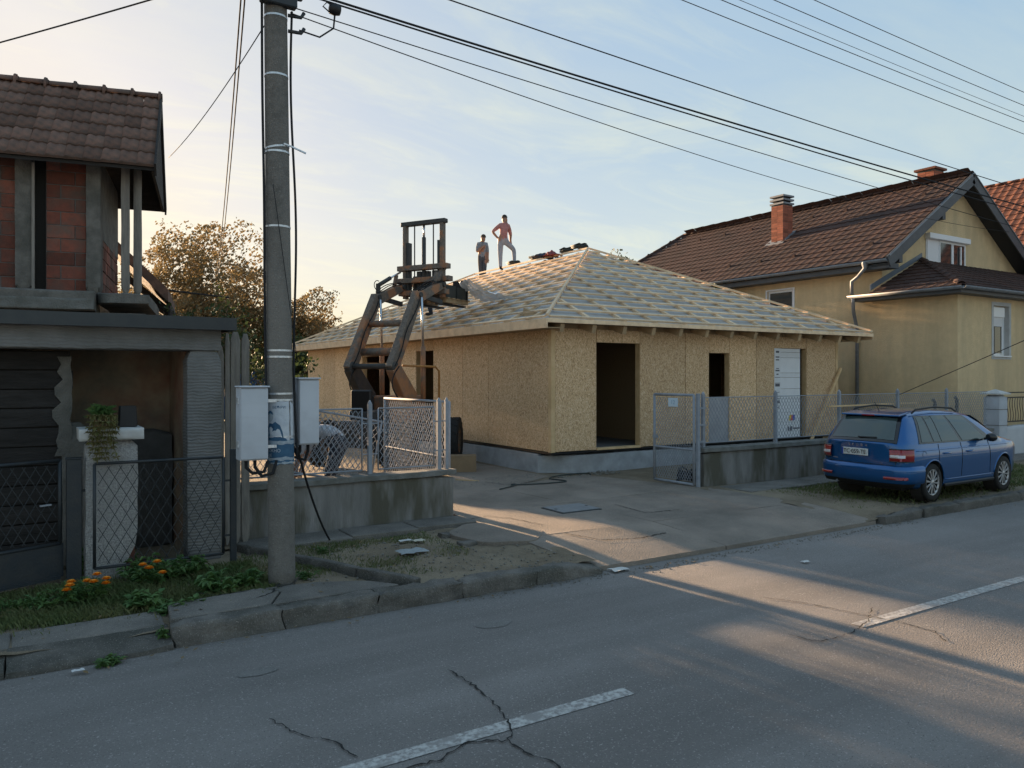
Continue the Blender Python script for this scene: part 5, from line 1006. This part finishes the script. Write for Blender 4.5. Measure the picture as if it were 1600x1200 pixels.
JC = dict(pelvis=(.12,0,.90), waist=(.0,0,1.02), chest=(-.22,.0,1.08), neck=(-.40,0,1.02), headb=(-.46,0,.98), head=(-.53,0,.93), crown=(-.57,0,.89), nose=(-.50,0,.86),
  lsh=(-.30,-.17,1.04), rsh=(-.30,.17,1.04), lel=(-.34,-.2,.76), rel=(-.34,.2,.76), lwr=(-.42,-.14,.52), rwr=(-.42,.14,.52), lhip=(.12,-.09,.86), rhip=(.12,.09,.86), lkn=(.0,-.1,.48), rkn=(-.02,.1,.48), lan=(.08,-.1,.08), ran=(.06,.1,.08), lhe=(.1,-.1,.045), rhe=(.08,.1,.045), lto=(-.1,-.12,.04), rto=(-.12,.12,.04))
make('worker in a grey jacket bending down behind the front mesh fence', JC, (.40,.43,.48), (.03,.035,.05), (3.75, 11.0, .012), RZ_, (.05,.04,.035), ((-.2,0,-1),(-.2,0,-1)), 1.15)
make('worker in brown top and dark trousers bending on the roof behind the fork mast', JC, (.36,.20,.10), (.03,.033,.045), (9.5, 19.55, slope_z(9.5)+.01), RZ_, (.05,.04,.035), ((-.2,0,-1),(-.2,0,-1)), .92)
# ------------------------------------------------------------------ blue estate car
def car():
    root = thing('estate_car', 'blue estate car parked on the verge facing away along the kerb', 'car', (11.42, 7.60, -.012)); root.scale = (.905, .91, .985)
    paint = mat('blue_paint', (.001,.085,.27), rough=.28, metal=.55, coat=1.0, spec=.4)
    red = mat('lamp_red', (.30,.012,.012), (.22,.008,.008), 30, .15, coat=1); lampw = mat('lamp_white', (.6,.55,.55), rough=.15, coat=1); trim = mat('gloss_black', (.01,.01,.012), rough=.2, coat=.5)
    X = np.array([0,.04,.10,.18,.30,.42,.52,.7,1.0,1.4,1.8,2.2,2.55,2.8,3.05,3.25,3.5,3.8,4.0,4.14,4.22,4.26])
    ZT = np.array([.95,.972,1.03,1.13,1.27,1.375,1.408,1.436,1.462,1.475,1.465,1.440,1.395,1.28,1.13,1.015,.965,.90,.83,.74,.66,.58])
    HW = np.array([.70,.765,.805,.832,.848,.857,.862,.866,.868,.868,.868,.868,.868,.867,.866,.862,.85,.815,.755,.67,.58,.50])
    ZB = np.array([.34,.31,.28,.26,.24,.22,.20,.19,.18,.18,.18,.18,.18,.18,.18,.18,.19,.20,.22,.24,.27,.30])
    zt = lambda x: float(np.interp(x, X, ZT)); hw = lambda x: float(np.interp(x, X, HW)); zbm = lambda x: float(np.interp(x, X, ZB))
    def section(x):
        h, T, B = hw(x), zt(x), zbm(x); belt = .945-.01*max(0, x-2); P = [(0,B),(h*.80,B),(h*.93,B+.025),(h*.965,B+.10),(h*.985,.50),(h*.998,.62),(h,.72),(h*.992,.80),(h*.972,.852),(h*.962,.865)]
        g = max(0.0, T-.06-belt)
        if T > belt+.08:
            tum = .25*min(1, g/.46); s = [(h*.95,belt),(h*.95-tum*.30,belt+g*.36),(h*.95-tum*.62,belt+g*.70),(h*.95-tum,belt+g),(h*.95-tum-.07,T-.018),(h*.45,T-.004),(0,T)]
        else:
            k = max(.0, T-.865); s = [(h*.93,.865+k*.35 if T > .87 else T),(h*.90,.865+k*.6 if T > .87 else T),(h*.86,.865+k*.8 if T > .87 else T),(h*.80,T-.012),(h*.7,T-.006),(h*.4,T),(0,T)]
        P = [(y, min(z, T-.02*(y/h)**2-.002 if i < 10 else z)) for i, (y, z) in enumerate(P+s)]
        return P
    xs = sorted(set(list(X)+list(np.arange(.55, 4.1, .1)))); b = MB(); n = len(section(1.0)); v = []
    for x in xs:
        S = section(x); v += [(x, y, z) for y, z in S]+[(x, -y, z) for y, z in S]
    f = []; W = 2*n
    for i in range(len(xs)-1):
        for j in range(n-1):
            f += [(i*W+j, i*W+j+1, (i+1)*W+j+1, (i+1)*W+j), (i*W+n+j+1, i*W+n+j, (i+1)*W+n+j, (i+1)*W+n+j+1)]
    for i in (0, len(xs)-1):
        for j in range(n-1): f.append((i*W+j, i*W+j+1, i*W+n+j+1, i*W+n+j))
    b.add(v, f); me = b.mesh('body', paint); bm = bmesh.new(); bm.from_mesh(me); bmesh.ops.remove_doubles(bm, verts=bm.verts, dist=.0005); bmesh.ops.dissolve_degenerate(bm, edges=bm.edges, dist=.0005); bmesh.ops.recalc_face_normals(bm, faces=bm.faces); bm.to_mesh(me); bm.free()
    body = link('body', me, None); s = body.modifiers.new('sub', 'SUBSURF'); s.levels = 1; s.render_levels = 1
    cuts = []
    for x in (.90, 3.37):
        for sgn in (-1, 1):
            c = MB().lathe([(0,-.2),(.355,-.2),(.355,.2),(0,.2)], 40, (x, sgn*.82, .31), 'y').build('cutter', black_p); cuts.append(c); m = body.modifiers.new('arch', 'BOOLEAN'); m.operation = 'DIFFERENCE'; m.object = c; m.solver = 'EXACT'; m.material_mode = 'TRANSFER'
    bpy.context.view_layer.update(); me2 = bpy.data.meshes.new_from_object(body.evaluated_get(bpy.context.evaluated_depsgraph_get()))
    for c in cuts: bpy.data.objects.remove(c)
    bpy.data.objects.remove(body); me2.polygons.foreach_set('use_smooth', [True]*len(me2.polygons)); me2.set_sharp_from_angle(angle=R(38)); body = link('body', me2, root)
    def side_y(x, z):
        S = section(x); ys = [p for p in S if p[1] >= .2]
        for (y0, z0), (y1, z1) in zip(ys[:-1], ys[1:]):
            if z0 <= z <= z1 and z1 > z0: return y0+(y1-y0)*(z-z0)/(z1-z0)
        return ys[-1][0]
    def side_patch(name, m, q, off, parent, nu=12, nv=6, sgn=-1):
        (xa,za),(xb,zb_),(xc,zc),(xd,zd) = q   # low-rear, low-front, high-front, high-rear
        def fn(u, t):
            lo = (xa+(xb-xa)*u, za+(zb_-za)*u); hi = (xd+(xc-xd)*u, zd+(zc-zd)*u); x = lo[0]+(hi[0]-lo[0])*t; z = lo[1]+(hi[1]-lo[1])*t; return (x, sgn*(side_y(x, z)+off), z)
        return MB().grid(fn, nu, nv).build(name, m, parent, smooth=True)
    for sg in (-1, 1):
        side_patch('window_surround', trim, ((.50,.945),(2.98,.925),(2.30,1.37),(.72,1.385)), .005, root, 40, 10, sg)
        for q in (((.60,.972),(.92,.968),(.92,1.362),(.76,1.355)), ((.975,.968),(1.20,.966),(1.20,1.372),(.975,1.365)), ((1.225,.966),(1.80,.958),(1.62,1.375),(1.225,1.372)), ((1.90,.957),(2.72,.948),(2.24,1.34),(1.70,1.372))): side_patch('side_window', car_glass, q, .010, root, 14, 8, sg)
        # door seams and handles, side crease
        for x0, x1 in ((1.04,1.10),(1.84,1.84),(2.86,2.80)):
            P = [(x0+(x1-x0)*t, sg*(side_y(x0+(x1-x0)*t, .36+.56*t)+.001), .36+.56*t) for t in np.linspace(0, 1, 10)]; MB().tube(P, .005, 4).build('door_seam', black_p, body)
        MB().tube([(x, sg*(side_y(x, .835)+.003), .835) for x in np.linspace(.35, 3.6, 30)], .006, 5).build('crease', paint, body, smooth=True)
        MB().tube([(x, sg*(side_y(x, .33)+.002), .335) for x in np.linspace(1.3, 3.0, 14)], .008, 5).build('sill_crease', paint, body, smooth=True)
        for x in (1.22, 2.0):
            h = MB().tube([(x, sg*(side_y(x,.76)-.005), .765),(x+.03, sg*(side_y(x,.76)+.03), .77),(x+.17, sg*(side_y(x,.76)+.03), .772),(x+.20, sg*(side_y(x,.76)-.005), .77)], .014, 8).build('door_handle', paint, root, smooth=True)
        # arches
        for x in (.90, 3.37):
            MB().tube([(x+.362*math.cos(a), sg*(side_y(x+.362*math.cos(a), max(.3, .31+.362*math.sin(a)))-.002), .31+.362*math.sin(a)) for a in np.linspace(.1, math.pi-.1, 20)], .014, 6).build('arch_lip', paint, body, smooth=True)
            MB().lathe([(.0,-.17*sg),(.352,-.17*sg),(.352,.04*sg)], 28, (x, sg*.78, .31), 'y').build('wheel_well', interior_m, root)
        # roof rail and mirror
        MB().tube([(.70, sg*.575, zt(.7)-.01),(.80, sg*.58, zt(.8)+.035),(1.4, sg*.58, zt(1.4)+.04),(2.0, sg*.57, zt(2.0)+.035),(2.15, sg*.565, zt(2.15)-.012)], .016, 8).build('roof_rail', black_p, root, smooth=True)
        mi = MB(); mi.lathe([(0,-.055),(.06,-.05),(.085,-.02),(.088,.02),(.07,.045),(0,.06)], 14, (0,0,0), 'x'); mo_ = mi.build('mirror', trim, root, smooth=True); mo_.location = (2.62, sg*.985, .985); mo_.scale = (1, 1.15, .85)
        MB().tube([(2.66, sg*.84, .95),(2.63, sg*.95, .96)], .022, 8).build('mirror_arm', trim, mo_.parent)
        for z in (.30,): MB().tube([(x, sg*(side_y(x, z)-.01), z-.06) for x in np.linspace(1.28, 3.0, 8)], .03, 6).build('sill', black_p, root)
    # strips that follow the tail in plan: bumper, lamps, reflectors
    def plan(s, off):      # s in metres from the tail centre towards the near (right) side
        T = hw(0)
        if s <= T: return Vector((-off, -s, 0))
        r = s-T; x = 0; px, py = 0.0, T
        while r > 0 and x < 1.5:
            x2 = x+.01; y2 = hw(x2); l = math.hypot(.01, y2-py)
            r -= l; x = x2; px, py = x2, y2
        d = Vector((.02, hw(px+.01)-hw(px-.01) if px > .01 else .5, 0)).normalized(); return Vector((px-d.y*off, -(py+d.x*off), 0))
    def strip(name, m, s0, s1, prof, parent, sgn=1, n=24):
        b = MB(); k = len(prof); v = []
        for i in range(n+1):
            s = s0+(s1-s0)*i/n
            for off, z in prof:
                p = plan(abs(s), off); v.append((p.x, p.y*sgn*(1 if s >= 0 else -1), z))
        b.add(v, [(i*k+j, i*k+j+1, (i+1)*k+j+1, (i+1)*k+j) for i in range(n) for j in range(k-1)]); return b.build(name, m, parent, smooth=True)
    strip('bumper', paint, -1.28, 1.28, [(.0,.31),(.035,.33),(.05,.42),(.055,.52),(.045,.585),(.0,.60)], root, n=60)
    strip('bumper_lower', black_p, -1.0, 1.0, [(-.10,.25),(-.02,.26),(.025,.32)], root, n=40)
    for sg in (1, -1): MB().tube([(.004,sg*.655,.615),(.0,sg*.66,.74),(.015,sg*.655,.88)], .005, 4).build('tailgate_seam', black_p, root)
    MB().lathe([(.07,.0),(.074,.003),(.07,.004)], 18, (.62,-.862,.76), 'y').build('fuel_flap', black_p, root)
    for sg in (1, -1):
        tl = strip('tail_lamp', red, .57, .97, [(.0,.675),(.022,.68),(.026,.76),(.022,.855),(.0,.865)], root, sg); strip('clear_lens', lampw, .58, .78, [(.024,.728),(.031,.733),(.031,.772),(.024,.777)], tl, sg); strip('lamp_trim', trim, .56, .98, [(.0,.858),(.024,.86),(.024,.872),(0,.876)], tl, sg); strip('lamp_trim', trim, .56, .98, [(.0,.660),(.024,.664),(.024,.678),(0,.68)], tl, sg)
        strip('reflector', red, .50, .80, [(.050,.383),(.082,.388),(.084,.425),(.052,.43)], root, sg)
    # tailgate: seam, plate, badge lettering
    strip('tailgate_seam', black_p, -.62, .62, [(.003,.605),(.006,.608),(.003,.612)], root, n=30)
    MB().beam((-.002,-.62,.862), (-.002,.62,.862), .012, .012).build('tailgate_crease', paint, root)
    pl = box(-.030, -.012, -.20, .32, .735, .85).build('number_plate', mat('plate_white', (.62,.63,.62), (.55,.56,.55), 20, .5), root, bevel=.004)
    def tail_text(body_, size, y, z, m, spacing=1.0, off=-.0325, parent=root):
        me = text_mesh(body_, size, m, .001, spacing); me.transform(Matrix.Rotation(R(-90), 4, 'Z')); o = link('lettering', me, parent); o.location = (off, y, z); return o
    tail_text('TC·059-TE', .098, .05, .792, trim, 1.0, -.0320, pl); box(-.0318, -.0302, .285, .318, .737, .848).build('plate_band', mat('plate_blue', (.02,.06,.3), rough=.5), pl)
    tail_text('ŠKODA', .055, .0, .905, chrome, 2.6, -.010); tail_text('FABIA', .034, .47, .66, chrome, 1.1, -.008); tail_text('TSI', .034, -.43, .635, chrome, 1.1, -.008)
    # rear glass, spoiler, wiper, aerial
    def top_z(x, y):
        S = [p for p in section(x) if p[1] > .9]; S = S[::-1]
        for (y0, z0), (y1, z1) in zip(S[:-1], S[1:]):
            if y0 <= abs(y) <= y1: return z0+(z1-z0)*(abs(y)-y0)/max(1e-6, y1-y0)
        return S[-1][1]
    def hatch(name, m, xa, xb, wa, wb, off, nv=10):
        def fn(u, t): x = xa+(xb-xa)*t; w = wa+(wb-wa)*t; y = (u-.5)*2*w; z0 = zt(x)-.015*(y/.6)**2; return (x-off*.8, y, z0+off*.6)
        return MB().grid(fn, 20, nv).build(name, m, root, smooth=True)
    hatch('rear_window_surround', trim, .035, .42, .665, .565, .012); hatch('rear_window', car_glass, .08, .39, .60, .505, .018)
    sp = MB(); sp.slab([(.30,-.56,1.402),(.30,.56,1.402),(.66,.54,1.445),(.66,-.54,1.445)], (0,0,-.03)); sp.build('spoiler', paint, root, bevel=.012, seg=2)
    box(.292, .299, -.12, .12, 1.378, 1.396).build('high_stop_lamp', red, root)
    MB().tube([(.085,.05,1.035),(.07,.0,1.03),(.075,-.30,1.035)], .014, 6).build('rear_wiper', black_p, root, smooth=True); MB().tube([(.66,-.0,1.43),(.54,.03,1.60)], [.008,.004], 6).build('aerial', black_p, root); 
    # windscreen
    MB().grid(lambda u, t: (2.62+.58*t-.0, (u-.5)*2*(.60+.12*t), zt(2.62+.58*t)+.008-.02*((u-.5)*2)**2), 14, 10).build('windscreen', car_glass, root, smooth=True)
    for sg in (-1, 1): MB().grid(lambda u, t: (3.85+.25*u, sg*(hw(3.85+.25*u)*.97+.01), .66+.12*t), 6, 3).build('headlamp', lampw, root, smooth=True)
    # wheels
    alloy = mat('alloy', (.42,.43,.45), (.36,.37,.39), 20, .35, metal=.7)
    def wheel(x, sg):
        y = sg*.755; r = .305
        w = MB().lathe([(.0,.02),(.20,.03),(.205,-.08),(.21,.085)], 28, (0,0,0), 'y').build('wheel', interior_m, root, smooth=True); w.location = (x, y, r+.005); w.rotation_euler = (0, 0, R(180) if sg < 0 else 0)
        MB().lathe([(.205,-.09),(.26,-.098),(.295,-.085),(.305,-.06),(.305,.06),(.295,.085),(.26,.098),(.205,.09)], 40, (0,0,0), 'y').build('tyre', rubber, w, smooth=True)
        MB().lathe([(.19,.07),(.208,.092),(.214,.09),(.21,.06)], 32, (0,0,0), 'y').build('rim', alloy, w, smooth=True); MB().lathe([(0,.098),(.035,.096),(.05,.082)], 18, (0,0,0), 'y').build('hub_cap', alloy, w, smooth=True)
        for k in range(12):
            a = k*math.pi/6; d = Vector((math.cos(a), 0, math.sin(a))); t = Vector((-math.sin(a), 0, math.cos(a))); yv = Vector((0,1,0))
            MB().beam(d*.03+t*.005+yv*.082, d*.2+t*.03+yv*.080, .02, .018, yv, .036, .016).build('spoke', alloy, w, bevel=.003)
        for k in range(5): a = k*6.2832/5; MB().lathe([(0,.088),(.009,.087),(.009,.07)], 6, (.04*math.cos(a),0,.04*math.sin(a)), 'y').build('wheel_bolt', trim, w)
    for x in (.90, 3.37):
        for sg in (-1, 1): wheel(x, sg)
    box(.3, 3.9, -.62, .62, .19, .24).build('underbody', black_p, root); MB().tube([(-.0,.45,.27),(.4,.45,.27)], .025, 8).build('exhaust', zinc, root)
    # the tail is bowed in plan: bend everything near it
    def bow(o):
        for ch in o.children:
            if ch.location.length < 1e-6 and ch.type == 'MESH':
                for v in ch.data.vertices:
                    if v.co.x < .6: v.co.x += .10*(v.co.y/.75)**2*(1-max(0, v.co.x)/.6)
                bow(ch)
            elif 'lettering' in ch.name: ch.location.x += .10*(ch.location.y/.75)**2
    bow(root)
    return root
car()
# ------------------------------------------------------------------ vegetation
def tree(label, loc, H, spread, seed, trunk_h, n_leaf, mats_, leaf_size, group, depth=5, split=(.0, 1), name='tree', low=.25, droop=.0, dome=None):
    r = random.Random(seed); t = thing(name, label, 'tree' if H > 3 else 'shrub', loc, 0, group); wood = MB(); tips = []
    def grow(p, d, ln, rad, lev):
        n = 4; pts = [p]; q = p
        for i in range(n): d = (d+Vector((r.uniform(-.16,.16), r.uniform(-.16,.16), r.uniform(-.05,.14)-droop*.1))).normalized(); q = q+d*ln/n; pts.append(q)
        wood.tube(pts, [rad*(1-.45*i/n) for i in range(n+1)], 6 if lev < 2 else 4, cap=False)
        if lev >= depth-2: tips.extend(pts[1:])
        if lev < depth:
            for k in range(r.choice((2,3,3)) if lev else 4):
                a = r.uniform(0, 6.283); tilt = r.uniform(.35, .85); s = d.orthogonal().normalized(); s = Matrix.Rotation(a, 3, d) @ s
                nd = (d*math.cos(tilt)+s*math.sin(tilt)*spread).normalized(); grow(pts[r.choice((2,3,4,4))], nd, ln*r.uniform(.62,.86), rad*.55, lev+1)
    grow(Vector((0,0,-.1)), Vector((0,0,1)), trunk_h, H*.022, 0)
    zmax = max(p.z for p in tips); k = H/zmax; sc = [(p*k) for p in tips]
    wood.v = [(x*k, y*k, z*k) for x, y, z in wood.v]; wood.build('trunk', bark, t, smooth=True, fix=False)
    crowns = [MB() for _ in mats_]
    for i in range(n_leaf):
        p = sc[r.randrange(len(sc))]+Vector((r.gauss(0,.11), r.gauss(0,.11), r.gauss(0,.11)))*H*.16
        if dome and r.random() < .8:      # fill a broad rounded crown, with gaps
            rx, cz, rz_ = dome
            for _ in range(12):
                q = Vector((r.gauss(0,1), r.gauss(0,1), r.gauss(0,1))).normalized()*(r.random()**.4); p = Vector((q.x*rx, q.y*rx, cz+q.z*rz_)); p = Vector((p.x, p.y, cz+(p.z-cz)))*(1+.22*noise.noise(p*.55+Vector((0,seed,0))))
                if noise.noise(p*.95+Vector((seed, 0, 0))) > -.10: break
        if p.z < H*low*r.uniform(.4, 1): continue
        cl = crowns[0] if len(crowns) == 1 or (p.z/H+noise.noise(p*.7)*.35 > split[0]) else crowns[1]
        s = leaf_size*r.uniform(.6, 1.3); a = Vector((r.gauss(0,1), r.gauss(0,1), r.gauss(0,1))).normalized(); b = a.orthogonal().normalized(); c = a.cross(b)
        cl.add([p-b*s*.5, p+c*s*.28, p+b*s*.5, p-c*s*.28], [(0,1,2,3)])
    for c, m in zip(crowns, mats_):
        if c.f: c.build('crown', m, t, fix=False)
    return t
TR = 'trees at the back of the yard'
tree('broad half bare autumn tree behind the porch and pole', (7.4, 41, 0), 9.0, 1.15, 3, 3.0, 34000, [leaf_a, leaf_g], .18, TR, 5, (.42,1), dome=(4.3, 5.4, 3.7))
tree('smaller green and yellow tree right of the pole', (12.0, 40.5, 0), 6.3, 1.1, 8, 2.2, 16000, [leaf_a, leaf_g], .17, TR, 5, (.6,1), dome=(2.6, 3.6, 2.6))
tree('low leafy green tree between porch and pole', (9.2, 45.5, 0), 6.8, 1.0, 12, 2.0, 12000, [leaf_g], .15, TR, 5, low=.05, dome=(3.2, 3.4, 3.0))
tree('green shrub on the boundary just right of the porch roof', (3.1, 14.6, 0), 3.5, .9, 15, 1.2, 2600, [leaf_g], .09, 'shrubs in the yard', 5, name='tall_shrub', low=.1)
tree('leafy tree half hidden behind the brick house', (-.5, 40, 0), 7.5, 1.1, 21, 2.6, 6000, [leaf_a, leaf_g], .17, TR, 5, (.5,1))  # added out of sight to break the low sun into dapples
tree('dark green bush behind the pole above the blue container', (9.3, 35.0, 0), 3.9, 1.1, 26, 1.0, 8000, [leaf_g], .14, 'shrubs in the yard', 5, name='yard_bush', low=.05)
tree('tree behind the yellow house showing only its tips', (25.0, 29.6, 0), 8.1, 1.0, 42, 1.8, 6000, [leaf_g], .18, TR, 5, low=.05)
for i, y in enumerate((18.2, 20.4, 22.6, 24.8, 27.0)): tree(['narrow evergreen between the two houses, nearest the street', 'second narrow evergreen from the street between the houses', 'middle narrow evergreen between the houses', 'second narrow evergreen from the back between the houses', 'narrow evergreen between the houses, farthest from the street'][i], (19.5, y, 0), 4.6+.2*i, .25, 70+i, 1.2, 5000, [leaf_g], .16, 'narrow evergreens between the houses', 4, name='narrow_evergreen', low=.02, dome=(.42+.25*(y > 21), 2.6, 2.6))  # row added behind the new roof to keep sun off the yellow wall
def blades(name, label, n, region, dens, h0, h1, m, zf, seed, w=.006):
    r = np.random.default_rng(seed); v = []; f = []; x0, x1, y0, y1 = region; c = 0; tries = 0
    while c < n and tries < n*8:
        tries += 1; x, y = r.uniform(x0, x1), r.uniform(y0, y1)
        if r.random() > dens(x, y): continue
        h = r.uniform(h0, h1); a = r.uniform(0, 6.283); b = r.uniform(.2, .9)*h; z = zf(x, y)-.01; dx, dy = math.cos(a), math.sin(a)
        o = len(v); v += [(x-dy*w, y+dx*w, z), (x+dy*w, y-dx*w, z), (x+dx*b*.4+dy*w*.6, y+dy*b*.4-dx*w*.6, z+h*.65), (x+dx*b, y+dy*b, z+h)]; f += [(o, o+1, o+2), (o, o+2, o+3)]; c += 1
    b = MB(); b.v = v; b.f = f; b.mi = [0]*len(f); o = b.build(name, m, None, fix=False); tag(o, label, 'grass', kind='stuff'); return o
zv = lambda x, y: -.02+.035*nz(x, y, 1.2, 1); zr_ = lambda x, y: -.03+.035*nz(x, y, 1.1, 4)
blades('verge_grass', 'short dark grass in front of the left gates', 30000, (-3, 2.0, 6.95, 8.5), lambda x, y: (.9 if y > 7.2+.12*nz(x,y,2,4) and not (x > .95 and y < 7.24) else .05)*(.35+.9*max(0, nz(x, y, 1.8, 3)+.4)), .02, .085, grass_m, zv, 1, .0045)
blades('patch_grass', 'sparse grass on the dirt patch right of the pole', 5200, (1.9, 4.3, 7.1, 9.0), lambda x, y: max(0, nz(x, y, 1.3, 6)+.25-.25*max(0, x-3.2)), .015, .05, grass_m, zv, 2, .004)
blades('car_grass', 'green grass under and around the blue car', 16000, (10.7, 19, 6.8, 8.95), lambda x, y: max(.0, (.75 if y > 7.0 else .15)*(.3+nz(x, y, 1.2, 8)+.5)*(1 if x > 11.4 else .3)), .02, .08, grass_m, zr_, 3, .006)
def herb(label, loc, n, h, rad, ll, seed, flowers=0, name='plant', cat='plant', m=plant_m, broad=.22):
    r = random.Random(seed); t = thing(name, label, cat, loc); st = MB(); lv = MB(); fl = []
    for i in range(n):
        a = r.uniform(0, 6.283); q = rad*math.sqrt(r.random()); hh = h*r.uniform(.5, 1)*(1-.35*q/rad); p0 = Vector((q*.4*math.cos(a), q*.4*math.sin(a), -.03)); p1 = Vector((q*math.cos(a), q*math.sin(a), hh)); st.tube([p0, p0.lerp(p1, .5)+Vector((0,0,.02)), p1], .003, 4, cap=False)
        for k in range(10): tt = r.uniform(.25, 1); b = r.uniform(0, 6.283); l = ll*r.uniform(.6, 1.2); leaf(lv, p0.lerp(p1, tt), (math.cos(b), math.sin(b), r.uniform(-.1,.7)), l, l*broad, r.uniform(.1,.5))
        fl.append(p1)
    st.build('stems', plant_m, t, fix=False); lv.build('leaves', m, t, fix=False)
    fl.sort(key=lambda p: p.y-p.z)
    for i in range(flowers):
        p = fl[i]; b = MB()
        for k in range(3):
            for j in range(11): a = j*6.283/11+k*.3; rr_ = .044-.011*k; d = Vector((math.cos(a), math.sin(a), .35+.5*k)); s = Vector((-math.sin(a), math.cos(a), 0)); c = p+Vector((0,-.02,.03)); b.add([c, c+d*rr_*.7+s*.012, c+d*rr_, c+d*rr_*.7-s*.012], [(0,1,2,3)])
        b.build('flower', flower_m, t, fix=False)
HG = 'plants along the left gates'
def H(u, v, z=0): return (*gp(u, v, z), z-.02)
herb('marigold clump with orange blooms before the dark gate post', H(125,938), 34, .28, .24, .07, 1, 8, 'marigold', 'flower'); 
herb('leafy marigold bush with a few orange blooms below the mesh gate', H(240,905), 46, .30, .33, .09, 2, 5, 'marigold', 'flower')
herb('dark weed growing at the foot of the gate post', H(140,890), 22, .34, .16, .09, 3); herb('low broad leaf weed in the grass below the marigolds', H(222,945), 16, .16, .16, .10, 4, broad=.32)
herb('bright green herb at the thin gate post', H(340,925), 26, .27, .17, .10, 5, m=plant_m); herb('bright green herb at the foot of the utility pole', H(388,915), 22, .24, .14, .09, 6)
herb('creeping weed along the pavement slab edge', H(275,948), 22, .10, .22, .08, 7, broad=.32); herb('tiny weed between kerb and the lower pavement', H(255,992,-.05), 8, .10, .05, .05, 8); herb('small weed at the end of the earth cable', H(505,862), 9, .11, .08, .05, 9); herb('flat weed on the road edge at far left', H(168,1032,-.1), 10, .05, .10, .06, 10)
# ------------------------------------------------------------------ litter and loose stones
def scrap(label, u, v, z, s, c, seed, name='litter', h=.02):
    r = random.Random(seed); x, y = gp(u, v, z); b = MB(); b.grid(lambda a, t: (x+(a-.5)*s*1.6+r.uniform(-.1,.1)*s, y+(t-.5)*s+r.uniform(-.1,.1)*s, z+.012+h*abs(nz(a*3, t*3, 1, seed))), 5, 4); o = b.build(name, mat('litter_%d' % seed, c, tuple(k*.8 for k in c), 30, .8), None, smooth=False); return tag(o, label, 'litter', 'litter on the ground')
scrap('white crumpled paper on the dirt patch, left of two', 633, 846, 0, .10, (.6,.6,.58), 1); scrap('white crumpled paper on the dirt patch, right of two', 655, 846, 0, .09, (.55,.52,.42), 2); scrap('flat grey plastic scrap on the dirt patch', 643, 863, 0, .2, (.3,.33,.34), 3, h=.03)
scrap('white paper scrap at the kerb end of the drive', 966, 891, -.13, .13, (.6,.6,.58), 4); scrap('white scrap on the sunlit part of the road', 1258, 879, -.12, .06, (.62,.62,.6), 5); scrap('pale scrap on the road near the left edge', 122, 1050, -.12, .05, (.6,.6,.6), 6)
tag(MB().beam((*gp(712,761),.02), (*gp(748,763),.02), .03, .02).build('lath', timber), 'short pale lath lying on the drive by the fence end', 'lath')
r = random.Random(9); b = MB()
def stone(b, x, y, z, s):
    v = []
    for d in ((1,0,0),(-1,0,0),(0,1,0),(0,-1,0),(0,0,1),(0,0,-1)): v.append((x+d[0]*s*r.uniform(.6,1.2), y+d[1]*s*r.uniform(.6,1.2), z+d[2]*s*r.uniform(.4,.8)))
    b.add(v, [(0,2,4),(2,1,4),(1,3,4),(3,0,4),(2,0,5),(1,2,5),(3,1,5),(0,3,5)])
for i in range(900): x, y = r.uniform(2.3, 5.2), r.uniform(6.75, 8.9); stone(b, x, y, zv(x, y)+.0+(.03 if x > 3 else 0)*max(0, nz(x, y, 2.2, 9)), r.choice((.006,.008,.012,.02)))
for i in range(700): x = r.uniform(3.5, 11); stone(b, x, 6.5-abs(r.gauss(0,.10)), -.133, r.choice((.004,.006,.01,.014)))
for i in range(160): x = r.uniform(5.2, 8.8); stone(b, x, r.uniform(12, 13.2), .01, r.choice((.01,.016,.03)))
for i in range(220): x = r.uniform(8.7, 10.3); stone(b, x, r.uniform(12.1, 12.6), .01, r.choice((.01,.016,.03)))
tag(b.build('loose_gravel', mat('gravel', (.22,.20,.17), (.14,.13,.115), 20, .95), None, fix=False), 'loose stones and grit along the kerb and dirt patch', 'gravel', kind='stuff')
# broken concrete in the dirt patch
for i, (u, v, s) in enumerate(((735,862,.09),(700,850,.06))):
    x, y = gp(u, v); tag(put('rubble_piece', rough_box(x-s*1.6, x+s*1.6, y-s, y+s, -.06, .015+.008*i, 4, .03, i*4, 6), kerb_m), ['larger flat rubble piece in the dirt patch', 'small rubble piece nearest the wall foot strip'][i], 'rubble', 'rubble in the dirt patch')

for i, (lb, u, v, n, h, rd, ll) in enumerate((('dark leafy weed left of the marigold clump', 62, 948, 18, .16, .18, .07), ('grassy tuft at the foot of the white pillar', 190, 893, 26, .26, .16, .08), ('broad leaf weed beside the combed porch column', 300, 893, 24, .22, .2, .09), ('low weed on the verge below the dark sheet gate', 20, 950, 16, .12, .2, .06), ('young weed between pole and edging stone', 480, 900, 12, .10, .12, .05))): herb(lb, H(u, v), n, h, rd, ll, 60+i)
r = random.Random(4); b = MB()
for i in range(420):
    z = r.random()
    if z < .45: x, y = r.uniform(-2, 5), r.uniform(6.75, 9)
    elif z < .7: x = r.uniform(0, 16); y = 6.47-abs(r.gauss(0, .12))
    else: x, y = r.uniform(10.5, 16), r.uniform(6.75, 9.7)
    zz = zroad(x, y)+.008 if y < 6.48 else .03 if (x > .95 and y < 7.2 and x < 3) else .0; a = r.uniform(0, 6.28); s = r.uniform(.012, .03); d = Vector((math.cos(a), math.sin(a), r.uniform(-.2,.4))); e = Vector((-math.sin(a), math.cos(a), 0)); p = Vector((x, y, zz+.012)); b.add([p-d*s, p+e*s*.55, p+d*s, p-e*s*.55], [(0,1,2,3)])
tag(b.build('fallen_leaves', mat('dead_leaf', (.22,.15,.07), (.12,.085,.045), 3, .9), None, fix=False), 'scattered dry leaves along the gutter and verges', 'leaves', kind='stuff')
